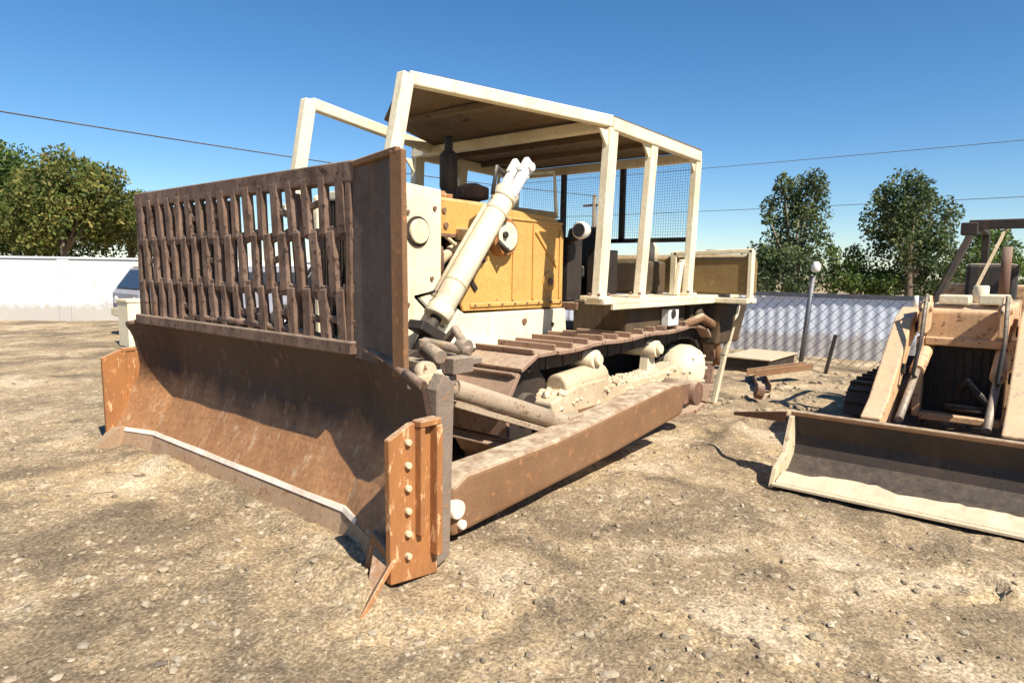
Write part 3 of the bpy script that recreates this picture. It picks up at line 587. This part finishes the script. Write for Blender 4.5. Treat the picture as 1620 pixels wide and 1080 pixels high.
# rear strut and ripper
g = MB(); g.bar((-5.65,1.46,1.20),(-5.63,1.34,.60),.06,.08,(0,1,0)); g.bar((-5.63,1.34,.60),(-5.60,1.25,.0),.055,.07,(0,1,0)); g.build('rear_strut', M['cream'], RT, .008)
g = MB(); g.hexa([(-5.9,.9,.75),(-5.25,.9,.75),(-5.25,1.40,.75),(-5.9,1.40,.75),(-5.9,.9,1.22),(-5.25,.9,1.24),(-5.25,1.46,1.24),(-5.9,1.5,1.22)]); g.build('rear_case', M['battery'], RT, .03, 2)

# canopy: sweeps, roof, posts
g = MB(); g.bar((-1.26,.62,2.955),(-3.0,1.28,2.87),.08,.10,(0,1,0)); g.bar((-1.24,.62,2.98),(-1.03,.62,2.02),.09,.11,(0,1,0)); g.bar((-.98,.62,2.06),(-1.25,.60,2.06),.07,.07,(0,1,0)); g.build('canopy_sweep', M['cream'], RT, .012, 2)
g = MB(); g.bar((-1.26,-.62,2.955),(-3.0,-.98,2.87),.08,.10,(0,1,0)); g.bar((-1.24,-.62,2.98),(-1.06,-.62,2.02),.09,.11,(0,1,0)); g.bar((-.98,-.62,2.06),(-1.25,-.60,2.06),.07,.07,(0,1,0)); g.build('canopy_sweep', M['cream'], RT, .012, 2)
g = MB()
g.bar((-3.0,1.28,2.85),(-4.80,1.28,2.82),.08,.11,(0,1,0)); g.bar((-3.0,-1.28,2.85),(-4.80,-1.28,2.82),.08,.11,(0,1,0))
g.bar((-3.0,-1.24,2.85),(-3.0,1.24,2.85),.09,.10,(1,0,0)); g.bar((-4.80,-1.24,2.82),(-4.80,1.24,2.82),.09,.10,(1,0,0))
cf = g.build('canopy_frame', M['cream'], RT, .012, 2)
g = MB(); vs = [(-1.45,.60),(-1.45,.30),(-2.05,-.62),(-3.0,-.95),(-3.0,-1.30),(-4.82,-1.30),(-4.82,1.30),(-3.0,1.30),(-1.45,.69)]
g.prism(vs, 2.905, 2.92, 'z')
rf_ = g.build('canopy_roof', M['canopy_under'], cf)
for v_ in rf_.data.vertices:
    wx = v_.co.x - 3
    v_.co.z += .09*max(0, (wx+3.0)/1.55) if wx > -3 else (wx+3)*.012
g = MB()
for xx in (-3.5,-4.1): MB().box(xx-.03,xx+.03,-1.24,1.24,2.84,2.90).build('roof_rib', M['canopy_under'], cf, .004)
g.bar((-2.1,-.60,2.93),(-2.1,.80,2.93),.05,.05,(1,0,0)); g.build('roof_rib', M['canopy_under'], cf, .004)
for (xt, xb, yy, w_) in ((-3.02,-2.90,1.27,.10),(-3.78,-3.62,1.27,.09),(-4.78,-4.68,1.27,.09),(-3.06,-3.0,-1.27,.10),(-3.78,-3.62,-1.27,.09),(-4.78,-4.68,-1.27,.10)):
    g = MB(); zb_ = 1.33; g.bar((xt,yy,2.81),(xb,yy,zb_),w_*.8,w_*1.35,(0,1,0)); g.box(xb-.10,xb+.10,yy-.07,yy+.07,zb_,zb_+.03)
    g.prism([(xt+.035, 2.79),(xt+.20, 2.79),(xt+.03, 2.60)], yy-.012, yy+.012, 'y')
    cp_ = g.build('canopy_post', M['cream'], RT, .007, 2)
    for dx_, dy_ in ((-.08,-.05),(.08,-.05),(-.08,.05),(.08,.05)): MB().tube((xb+dx_,yy+dy_,1.36),(xb+dx_,yy+dy_,1.385),.014,n=6).build('bolt', M['rust_dark'], cp_)
g = MB()
for yy in np.arange(-1.15,1.2,.03): g.tube((-4.80,yy,1.95),(-4.82,yy,2.76),.0016,n=4)
for zz in np.arange(2.0,2.76,.03): g.tube((-4.81,-1.2,zz),(-4.81,1.2,zz),.0016,n=4)
g.bar((-4.81,-1.24,1.94),(-4.81,1.24,1.94),.05,.05,(1,0,0)); g.bar((-4.81,.35,1.94),(-4.81,.35,2.77),.06,.05,(0,1,0)); g.bar((-4.81,-.5,1.94),(-4.81,-.5,2.77),.06,.05,(0,1,0)); g.build('rear_screen', M['black'], RT)
# thin handrail in front of the cab
g = MB(); g.ring([(-3.40,.42,2.12),(-3.34,.43,2.55),(-3.34,-.3,2.58),(-3.40,-.42,2.12)],[.02]*4,8); g.build('handrail', M['cream'], RT)

# ------------------------------------------------------------------ LOADER
LT = thing('track_loader', (-5, 3.8, 0), 'smaller faded orange track loader with its dark bucket resting on the dirt', 'loader')
g = MB()
bp = [(-2.86,.0),(-2.90,.03),(-3.20,.07),(-3.32,.16),(-3.36,.30),(-3.30,.475),(-3.33,.48),(-3.40,.30),(-3.36,.13),(-3.24,.02),(-2.88,-.012)]
g.prism(bp, 2.85, 4.80, 'y'); bk = g.build('bucket', M['bucket'], LT)
for s, yy in ((-1, 2.85), (1, 4.80)):
    q = MB(); q.prism([(-2.85,-.01),(-2.92,.12),(-3.12,.20),(-3.26,.46),(-3.36,.49),(-3.41,.30),(-3.36,.12),(-3.24,.0)], yy-.018, yy+.018, 'y'); q.build('side_plate', M['cream_dirty'] if s < 0 else M['bucket'], bk, .004)
q = MB(); rows = []
for k in range(9):
    yv = np.linspace(2.88, 4.78, 130); xv = -2.872 - k*.15/8 - ((.09*(vnoise(yv, yv*0, .16, 31)+.5) + .05*vnoise(yv, yv*0, .05, 33))*(k/8)**2)
    hv = .034 + k*.006 + .014*(vnoise(yv, yv*0+k*.031, .13, 21)+.3)*(1 if 0 < k < 8 else 0)
    rows.append([(float(a_), float(b2), max(float(c_), .03 if k < 8 else .02)) for a_, b2, c_ in zip(xv+0*yv, yv, hv)])
q.sheet([list(reversed(r_)) for r_ in rows], (0,0,-.02)); q.build('sunlit_dusty_floor', M['dust'], bk)  # dirt-coated floor with the sun strip put into its pale colour
q = MB(); q.bar((-2.862,2.86,.018),(-2.862,4.79,.018),.05,.022,(1,0,0)); q.build('cutting_edge', M['dust'], bk, .004)
q = MB(); q.bar((-3.31,2.84,.485),(-3.31,4.80,.485),.05,.04,(1,0,0)); q.build('bucket_lip', M['rust_beam'], bk, .008)
q = MB(); q.hexa([(-3.62,2.26,.33),(-3.60,2.26,.33),(-3.30,2.80,.40),(-3.33,2.80,.40),(-3.62,2.26,.36),(-3.60,2.26,.36),(-3.30,2.80,.49),(-3.33,2.80,.49)]); q.build('bent_spill_plate', M['rust_dark'], bk, .004)
# arms
for yy in (3.38, 4.24):
    q = MB(); q.prism([(-3.42,.30),(-3.38,.52),(-3.62,.62),(-4.45,1.22),(-4.75,1.30),(-5.55,1.26),(-5.55,1.10),(-4.8,1.10),(-4.45,.98),(-3.75,.42)], yy-.07, yy+.07, 'y'); arm = q.build('lift_arm', M['tan'], LT, .012, 2)
    q = MB()
    for (xx, zz) in ((-4.6,1.14),(-4.1,.82),(-3.5,.42)): MB().tube((xx,yy-.09,zz),(xx,yy+.09,zz),.045,n=14).build('arm_pin', M['black'], arm)
    pass
    yc = yy + (.16 if yy < 3.8 else -.16)
    q = MB(); q.tube((-4.85,yc,1.02),(-4.2,yc,.80),.055); cy2 = q.build('bucket_cylinder', M['tan'], LT, .004); q = MB(); q.tube((-4.2,yc,.80),(-3.55,yc,.50),.028); q.build('cylinder_rod', M['chrome'], cy2)
    q = MB(); q.prism([(-4.30,1.10),(-4.30,1.30),(-4.5,1.42),(-4.62,1.34),(-4.55,1.12)], yc-.03, yc+.03, 'y'); q.tube((-4.42,yc-.05,1.32),(-4.42,yc+.05,1.32),.04,n=12); q.build('bell_crank', M['tan'], LT, .008)
# body
q = MB(); q.prism([(-4.60,1.04),(-4.60,1.28),(-4.66,1.33),(-5.95,1.36),(-5.95,.5),(-4.75,.5),(-4.75,1.04)], 3.52, 4.12, 'y'); q.build('hood', M['tan'], LT, .02, 2)
q = MB(); q.box(-4.70,-4.56,3.47,3.53,.36,1.06); q.box(-4.70,-4.56,4.11,4.17,.36,1.06); q.box(-4.70,-4.56,3.53,4.11,.99,1.06); q.box(-4.70,-4.56,3.53,4.11,.34,.40); rg2 = q.build('radiator_guard', M['tan'], LT, .01)
q = MB(); q.box(-4.74,-4.69,3.53,4.11,.40,.99)
for k in range(9): q.box(-4.69,-4.675,3.56+k*.06,3.572+k*.06,.42,.97)
q.build('radiator_core', M['black'], rg2)
q = MB(); q.ring([(-4.66,3.80,.62),(-4.62,3.86,.70),(-4.60,3.94,.60),(-4.62,4.02,.52)],[.03]*4,8); q.tube((-4.64,3.7,.46),(-4.64,4.0,.46),.03,n=8); q.build('hose', M['rubber'], rg2)
q = MB(); q.box(-4.85,-4.62,3.60,3.82,1.345,1.42); q.build('hood_cap', M['cream'], LT, .01); MB().box(-4.95,-4.62,3.88,4.08,1.345,1.43).build('hood_cap', M['cream'], LT, .01); MB().tube((-5.2,3.85,1.34),(-5.2,3.85,1.50),.06).build('filler_cap', M['cream'], LT, .01)
q = MB(); q.tube((-5.4,4.0,1.34),(-5.4,4.0,1.85),.04); q.build('exhaust', M['rust_dark'], LT)
q = MB(); q.ring([(-4.80,3.40,1.44),(-4.80,3.40,1.44),(-4.86,3.40,1.44),(-4.92,3.40,1.44)],[.05,.065,.065,.03],18); q.tube((-4.86,3.40,1.28),(-4.86,3.40,1.40),.02,n=8); q.build('headlight', M['white'], LT)
q = MB(); q.box(-7.1,-5.95,3.30,4.32,.55,1.10); q.box(-6.9,-6.6,3.4,4.2,1.10,1.5); q.build('chassis', M['tan'], LT, .02)
q = MB(); q.box(-6.5,-6.1,3.6,4.05,1.10,1.28); q.box(-6.6,-6.48,3.6,4.05,1.2,1.72); q.build('seat', M['rubber'], LT, .04, 2)
for yy_ in (3.55, 4.09): MB().ring([(-4.5,yy_,1.3),(-4.35,yy_,1.42),(-4.1,yy_+.02,1.1),(-3.95,yy_,.8),(-4.15,yy_,.74)],[.016]*5,8).build('hose', M['rubber'], LT)
# roll bar
q = MB(); q.bar((-5.45,3.42,1.18),(-5.80,3.72,2.10),.06,.06); q.bar((-5.45,4.42,1.18),(-5.80,4.42,2.10),.06,.06); q.bar((-5.80,3.66,2.08),(-5.80,4.48,2.08),.07,.09,(1,0,0)); q.bar((-6.9,3.72,2.06),(-6.95,3.72,1.10),.07,.07,(0,1,0)); q.bar((-6.9,4.42,2.06),(-6.95,4.42,1.10),.07,.07,(0,1,0)); q.bar((-5.8,3.72,2.08),(-6.9,3.72,2.06),.06,.06); q.bar((-5.8,4.42,2.08),(-6.9,4.42,2.06),.06,.06); q.box(-5.87,-5.72,3.60,3.74,1.98,2.10)
rb = q.build('roll_bar', M['black'], LT, .008)
q = MB(); q.bar((-5.80,3.95,2.03),(-5.50,3.76,1.40),.022,.03); q.build('windscreen_strut', M['cream_dirty'], LT)
# loader tracks
for s, ya in ((-1, 3.06), (1, 4.24)):
    yb = ya + .30; q = MB(); cxf, cxr, rr_ = -4.25, -6.5, .30; L_ = 2*(cxf-cxr) + 2*math.pi*rr_; ns = 30
    for k in range(ns):
        d = L_*k/ns; sl_ = cxf-cxr
        if d < sl_: p, t = (cxr+d, .34+rr_), (1, 0)
        elif d < sl_+math.pi*rr_: an = math.pi/2-(d-sl_)/rr_; p, t = (cxf+rr_*math.cos(an), .34+rr_*math.sin(an)), (math.sin(an), -math.cos(an))
        elif d < 2*sl_+math.pi*rr_: p, t = (cxf-(d-sl_-math.pi*rr_), .34-rr_), (-1, 0)
        else: an = -math.pi/2-(d-2*sl_-math.pi*rr_)/rr_; p, t = (cxr+rr_*math.cos(an), .34+rr_*math.sin(an)), (math.sin(an), -math.cos(an))
        T, Nn = Vector((t[0],0,t[1])), Vector((-t[1],0,t[0])); c = Vector((p[0], (ya+yb)/2, p[1]))
        q.obox(c, T*(L_/ns*.48), Vector((0,.15,0)), Nn*.012); q.obox(c+Nn*.025, T*.01, Vector((0,.15,0)), Nn*.018)
    tk = q.build('track', M['black'], LT, .003)
    q = MB(); q.tube((cxf,ya+.06,.34),(cxf,yb-.06,.34),.26,n=24); q.tube((cxr,ya+.06,.34),(cxr,yb-.06,.34),.26,n=24); q.build('wheel', M['rust_dark'], tk, .006)
    q = MB(); q.box(cxr+.2,cxf-.2,ya+.08,yb-.08,.18,.46); q.build('track_frame', M['rust_dark'], tk, .01)

# ------------------------------------------------------------------ walls and fences
def wall_run(x0, y0, x1, y1, h, th=.2):
    a, b_ = Vector((x0,y0,0)), Vector((x1,y1,0)); d = (b_-a).normalized(); n_ = Vector((-d.y, d.x, 0))*th/2
    g = MB(); g.hexa([a-n_-Vector((0,0,.3)), b_-n_-Vector((0,0,.3)), b_+n_-Vector((0,0,.3)), a+n_-Vector((0,0,.3)), a-n_+Vector((0,0,h)), b_-n_+Vector((0,0,h)), b_+n_+Vector((0,0,h)), a+n_+Vector((0,0,h))]); return g, a, b_, d, n_
# long white wall at the back left
g, a, b_, d, n_ = wall_run(5.5, -25.6, -13.5, -9.2, 1.72)
wl = g.build('boundary_wall', M['wall'], None, .02); tag(wl, 'long low whitewashed wall in front of the leafy trees', 'wall')
g = MB(); k = 0; L_ = (b_-a).length
g.obox((a+b_)/2+Vector((0,0,1.745)), d*L_/2, n_*1.4, (0,0,.03)); g.build('coping', M['wall'], wl, .006)
g = MB()
while k*3.2 < L_: p = a+d*(k*3.2); g.obox(p+n_*1.25*(-1 if n_.dot(Vector((1,1,0))) < 0 else 1)+Vector((0,0,.82)), d*.15, n_*.3, (0,0,.88)); k += 1
g.build('pier', M['wall'], wl, .01)
# pale sheet fence at the back right
FX = lambda y: -11.6 - .03*y
sf = thing('sheet_fence', (FX(0), 0, 0), 'pale bluish corrugated sheet fence running behind both machines', 'fence')
g = MB(); P_ = []; y = -9.3
while y < 22: P_.append((FX(y) + .006*math.sin(y*2*math.pi/.20) + .03*math.sin(y*1.1), y)); y += .02
g.sheet([[(x, y, -.1) for x, y in P_], [(x, y, 1.16) for x, y in P_]], (-.012,0,0)); g.build('sheet', M['sheet'], sf)
g = MB(); g.bar((FX(-9.3)+.04,-9.3,1.19),(FX(22)+.04,22,1.19),.05,.06,(1,0,0)); g.build('rail', M['post'], sf)
cf2 = thing('chain_link_fence', (-10.2, 2, 0), 'thin grey chain link fence standing before the pale sheets', 'fence')
for k in range(7):
    y = .99 + (k-1)*2.6
    g = MB(); g.tube((-9.95+.02*k, y, -.1), (-9.98+.02*k, y+(.12 if k == 1 else .03), 1.30 if k != 1 else 1.56), 0.03 if k != 1 else .042, n=10); g.build('post', M['post'], cf2)
g = MB(); sp_ = .17; y = -2.0
def wx_(y): return -9.95 + .01*y
while y < 15.6:
    for s in (1,-1):
        y0, y1 = (y, y+1.15) if s > 0 else (y+1.15, y)
        g.bar((wx_(y0)+.006*s, y0, .05), (wx_(y1)+.006*s, y1, 1.18), .009 if s > 0 else .0045, .009 if s > 0 else .0045)
    y += sp_
g.bar((wx_(-2),-2,1.20),(wx_(16),16,1.20),.02,.02,(1,0,0)); g.build('chain_link', M['post'], cf2)
# lamp on the tall post
g = MB(); g.ring([(-9.90,1.16,1.62),(-9.90,1.16,1.66),(-9.90,1.16,1.74),(-9.90,1.16,1.80)],[.05,.075,.07,.04],10)
tag(g.build('post_lamp', M['white'], None, .01), 'white lamp head on top of the tallest fence post', 'lamp')
g = MB(); g.bar((-9.27,1.56,-.1),(-9.4,1.66,.62),.05,.05); tag(g.build('stake', M['black']), 'short dark stake leaning in the dirt before the fence', 'stake')

# scrap behind the bulldozer
g = MB(); g.box(-9.9,-8.5,.15,.95,.20,.225)
sp_o = g.build('steel_skid', M['cream_dirty'], None, .006); tag(sp_o, 'low flat steel skid with pale top and added black block as its shadow, behind the bulldozer', 'steel skid'); MB().box(-9.86,-8.54,.19,.91,-.03,.20).build('shadow_block', M['black'], sp_o, .01)  # black block stands in for the shadow below the slab
for i, (x, y, l, an, lab) in enumerate(((-7.5,1.15,1.5,.4,'rusty channel section lying nearest the bulldozer rear'), (-7.9,1.3,1.1,-.5,'short rusty channel section lying askew across another'))):
    g = MB(); g.box(-l/2,l/2,-.09,.09,0,.012); g.box(-l/2,l/2,-.09,-.078,.012,.10); g.box(-l/2,l/2,.078,.09,.012,.10); o = g.build('steel_channel', M['rust_beam'], None, .003); o.location = (x,y,.01+.12*i); o.rotation_euler = (0,.06*i,an); tag(o, lab, 'scrap steel', 'scrap behind the bulldozer')
g = MB(); g.ring([(0,0,-.05),(0,0,.05)],[.10,.10],22); o = g.build('scrap_roller', M['rust_dark'], None, .02, 2); o.location = (-6.1,1.62,.13); o.rotation_euler = (R(80),.2,.5); tag(o, 'rusty round roller lying by the cream rear strut', 'scrap roller')
mb = MB()
for k in range(70):
    x, y = random.uniform(-9.5,-5.2), random.uniform(1.2,2.6); rr = random.uniform(.02,.07); mb.add([(x+a_, y+b2, float(gh(x,y))+c_+rr*.2) for a_, b2, c_ in stone_verts(rr, .6)], ICO)
tag(mb.build('rubble', M['pebble']), 'broken clods and rubble behind the bulldozer', 'rubble', kind='stuff')

# parked utility truck seen past the far blade corner
UT = thing('parked_van', (-3.2,-11.2,0), 'old blue grey van with white roof parked beyond the far blade corner', 'van')
g = MB(); g.prism([(-5.2,.42),(-5.2,1.55),(-5.1,1.62),(-1.75,1.62),(-1.45,1.50),(-1.12,1.05),(-1.05,.95),(-1.05,.42)], -12.0,-10.5,'y'); g.build('body', M['bluegrey'], UT, .05, 3)
g = MB(); g.hexa([(-5.15,-11.98,1.61),(-1.45,-11.98,1.53),(-1.45,-10.48,1.53),(-5.15,-10.48,1.61),(-5.1,-11.85,1.75),(-1.75,-11.85,1.73),(-1.75,-10.62,1.73),(-5.1,-10.62,1.75)]); g.build('roof', M['white'], UT, .03, 2)
for a_, b_ in ((-4.9,-3.7),(-3.6,-2.5)): MB().prism([(a_,1.08),(a_,1.45),(b_,1.45),(b_,1.08)],-10.505,-10.49,'y').build('window', M['glass'], UT)
MB().prism([(-2.35,1.05),(-2.35,1.46),(-1.62,1.46),(-1.32,1.05)],-10.505,-10.49,'y').build('window', M['glass'], UT)
MB().hexa([(-1.13,-11.85,1.08),(-1.10,-11.85,1.08),(-1.10,-10.62,1.08),(-1.13,-10.62,1.08),(-1.43,-11.85,1.47),(-1.40,-11.85,1.47),(-1.40,-10.62,1.47),(-1.43,-10.62,1.47)]).build('windscreen', M['glass'], UT)
g = MB(); g.box(-1.06,-1.0,-11.95,-10.55,.45,.62); g.build('bumper', M['cream'], UT, .01)
for (x, y) in ((-1.8,-10.58),(-4.4,-10.58),(-1.8,-11.92),(-4.4,-11.92)):
    g = MB(); g.ring([(x,y-.11,.34),(x,y-.09,.34),(x,y+.09,.34),(x,y+.11,.34)],[.28,.34,.34,.28],24); wh = g.build('wheel', M['rubber'], UT); MB().ring([(x,y-.115,.34),(x,y+.115,.34)],[.19,.19],20).build('rim', M['white'], wh, .01)
for y in (-11.75,-10.75): MB().ring([(-1.05,y,.80),(-1.02,y,.80)],[.09,.08],16).build('headlight', M['white'], UT)
UT.location.x -= 2.5
g = MB(); g.box(-3.35,-2.85,-9.7,-9.2,0,.86); g.box(-3.37,-2.83,-9.72,-9.18,.86,.92)
tag(g.build('crate', M['cream'], None, .015, 2), 'cream metal box sitting by the far end of the rack', 'box')

# ------------------------------------------------------------------ trees
def leaf_cloud(mb, blobs, n, size, droop=.2):
    tot = sum(b[3]**2 for b in blobs)
    for (cx_, cy_, cz_, r_, sz) in blobs:
        for k in range(int(1.7*n*r_*r_/tot)):
            v_ = rng.normal(size=3); v_ /= np.linalg.norm(v_); rad = r_*(.40+.68*random.random()**.7)
            nn = noise.noise((v_[0]*1.7+cx_, v_[1]*1.7+cy_, v_[2]*1.7+cz_))
            if nn < -.10 and random.random() < .85: continue
            rad *= 1+.35*nn
            p = np.array([cx_, cy_, cz_]) + v_*rad*np.array([1,1,sz])
            a = rng.normal(size=3); a /= np.linalg.norm(a); b = np.cross(a, rng.normal(size=3)); b /= np.linalg.norm(b); s = size*.72*random.uniform(.5,1.4)
            mb.add([p-a*s, p+b*s*.55, p+a*s, p-b*s*.55], [(0,1,2,3)])
def tree(name, x, y, h, blobs, leaf, n, size, label, group, trunk_r=.14, cat='tree'):
    T = thing(name, (x, y, 0), label, cat, group)
    g = MB(); zc = min(b[2]-b[3]*.3 for b in blobs)
    g.ring([(x,y,-.2),(x+.05,y,zc*.5),(x+.1,y-.05,zc),(x+.08,y,h*.75)], [trunk_r*1.3,trunk_r,trunk_r*.75,.03], 10)
    tr = g.build('trunk', M['bark'], T)
    g = MB()
    for b in blobs:
        g.ring([(x+.05,y,max(zc*.7,.3)), ((x+b[0])/2+.1,(y+b[1])/2,(zc+b[2])/2), (b[0],b[1],b[2]+b[3]*.4)], [trunk_r*.5,trunk_r*.32,.015], 7)
    g.build('limb', M['bark'], tr)
    mb = MB(); leaf_cloud(mb, blobs, n, size); mb.build('crown', leaf, T)
def from_px(px, py, D):     # a far point along the ray through a photo pixel, at depth D
    d = f + r2*((px-810)/F) - u2*((py-540)/F); return Vector(CX) + d*D
def px_tree(name, px, base, D, blobs_px, leaf, n, size, label, group, **k):
    p = from_px(px, 500, D); bl = []
    for (bx, by, br, sz) in blobs_px:
        q = from_px(bx, by, D + random.uniform(-.6, .6)); bl.append((q.x, q.y, q.z, br*D/F, sz))
    tree(name, p.x, p.y, max(b[2] for b in bl), bl, leaf, n, size, label, group, **k)
GL = 'leafy trees beyond the white wall'
px_tree('broadleaf_tree', 110, 0, 27, [(110,330,70,1),(60,350,60,.9),(150,340,55,.9),(105,275,42,.9),(165,300,42,.9),(70,300,45,.9),(185,330,35,1)], M['leaf_olive'], 15000, .13, 'olive bushy tree with yellowing crown just left of the slatted rack', GL)
px_tree('broadleaf_tree', 5, 0, 29, [(0,310,60,1),(-30,290,60,1),(10,260,34,1),(25,330,45,1),(-10,350,60,.8),(35,285,30,1)], M['leaf_green'], 11000, .13, 'dark green tree cut by the left edge of the photo', GL)
px_tree('broadleaf_tree', 60, 0, 31, [(60,360,70,.8),(0,370,70,.7),(120,370,60,.7),(190,365,50,.8),(230,350,45,.8)], M['leaf_dark'], 10000, .12, 'low dark green tree filling in directly above the white wall', GL)
px_tree('broadleaf_tree', 215, 0, 30, [(200,350,40,.9),(250,370,45,.9),(235,330,28,1)], M['leaf_olive'], 4500, .12, 'small yellow green tree partly hidden behind the rack corner', GL)
GR = 'trees beyond the sheet fence'
px_tree('airy_tree', 1255, 0, 26, [(1275,315,30,1.3),(1240,330,32,1.3),(1275,370,40,1.2),(1225,400,34,1.1),(1250,430,50,.7),(1290,290,18,1.3),(1215,345,10,1),(1240,292,14,1.2),(1205,420,30,1)], M['leaf_dark'], 11000, .10, 'tall airy tree with ragged narrow crown right behind the bulldozer tail', GR)
px_tree('airy_tree', 1435, 0, 27, [(1430,320,38,1.1),(1470,350,42,1.1),(1400,350,34,1.2),(1440,390,58,1),(1480,410,42,1),(1450,300,24,1.1),(1395,310,14,1.1)], M['leaf_dark'], 13000, .105, 'broad rounded tree between the fence post lamp and the roll bar', GR)
px_tree('airy_tree', 1560, 0, 30, [(1570,400,34,1.1),(1545,430,40,.9),(1590,430,30,.9),(1560,380,22,1)], M['leaf_green'], 6000, .11, 'green tree showing through the roll bar of the loader', GR)
px_tree('bush', 1345, 0, 28, [(1330,440,30,.8),(1370,445,30,.8),(1350,410,16,1.3),(1318,405,13,1.2),(1395,450,26,.8)], M['leaf_green'], 5500, .10, 'low scrubby bush filling the gap between the two airy trees', GR, trunk_r=.06, cat='bush')
px_tree('bush', 1500, 0, 29, [(1500,455,30,.6),(1560,460,30,.5),(1620,460,34,.5),(1450,455,30,.6)], M['leaf_dark'], 5500, .10, 'low dark bush showing just over the loader hood', GR, trunk_r=.06, cat='bush')
px_tree('bush', 1180, 0, 30, [(1160,450,30,.7),(1200,455,26,.7),(1120,455,26,.7)], M['leaf_dark'], 3500, .10, 'low dark bush peeking out beside the fuel tank', GR, trunk_r=.06, cat='bush')

# overhead cable and poles
for i, (x, y, lab) in enumerate(((-23.3,-12,'weathered utility pole behind the bulldozer canopy'), (14,-12,'weathered utility pole out to the left'))):
    U = thing('utility_pole', (x,y,0), lab, 'pole', 'utility poles')
    MB().ring([(x,y,-.3),(x,y,5.0)],[.12,.09],12).build('pole', M['wood'], U); g = MB(); g.box(x-.05,x+.05,y-.6,y+.6,4.5,4.6); g.build('crossarm', M['wood'], U, .004)
pts = []
for k in range(41): t = k/40; pts.append((14-37.3*t, -12+.08, 4.95 - 4*.42*t*(1-t)))
tag(MB().ring(pts, [.016]*41, 6).build('overhead_cable', M['rubber']), 'single dark cable sagging across the sky above the trees', 'cable')
# more cables far off on the right
for y in (-62, 70):
    U = thing('utility_pole', (-32,y,0), 'weathered utility pole far behind the sheet fence' if y > 0 else 'weathered utility pole far beyond the white wall', 'pole', 'utility poles')
    MB().ring([(-32,y,-.3),(-32,y,8.2)],[.13,.10],12).build('pole', M['wood'], U); MB().box(-32.05,-31.95,y-.7,y+.7,7.9,8.0).build('crossarm', M['wood'], U, .004)
for z0, lab in ((8.0,'upper of the thin dark cables above the two airy trees'), (5.75,'lower of the thin dark cables above the two airy trees')):
    tag(MB().ring([(-32, -62+132*k/30, z0-4*.9*(k/30)*(1-k/30)) for k in range(31)], [.014]*31, 6).build('overhead_cable', M['rubber']), lab, 'cable', 'cables behind the sheet fence')
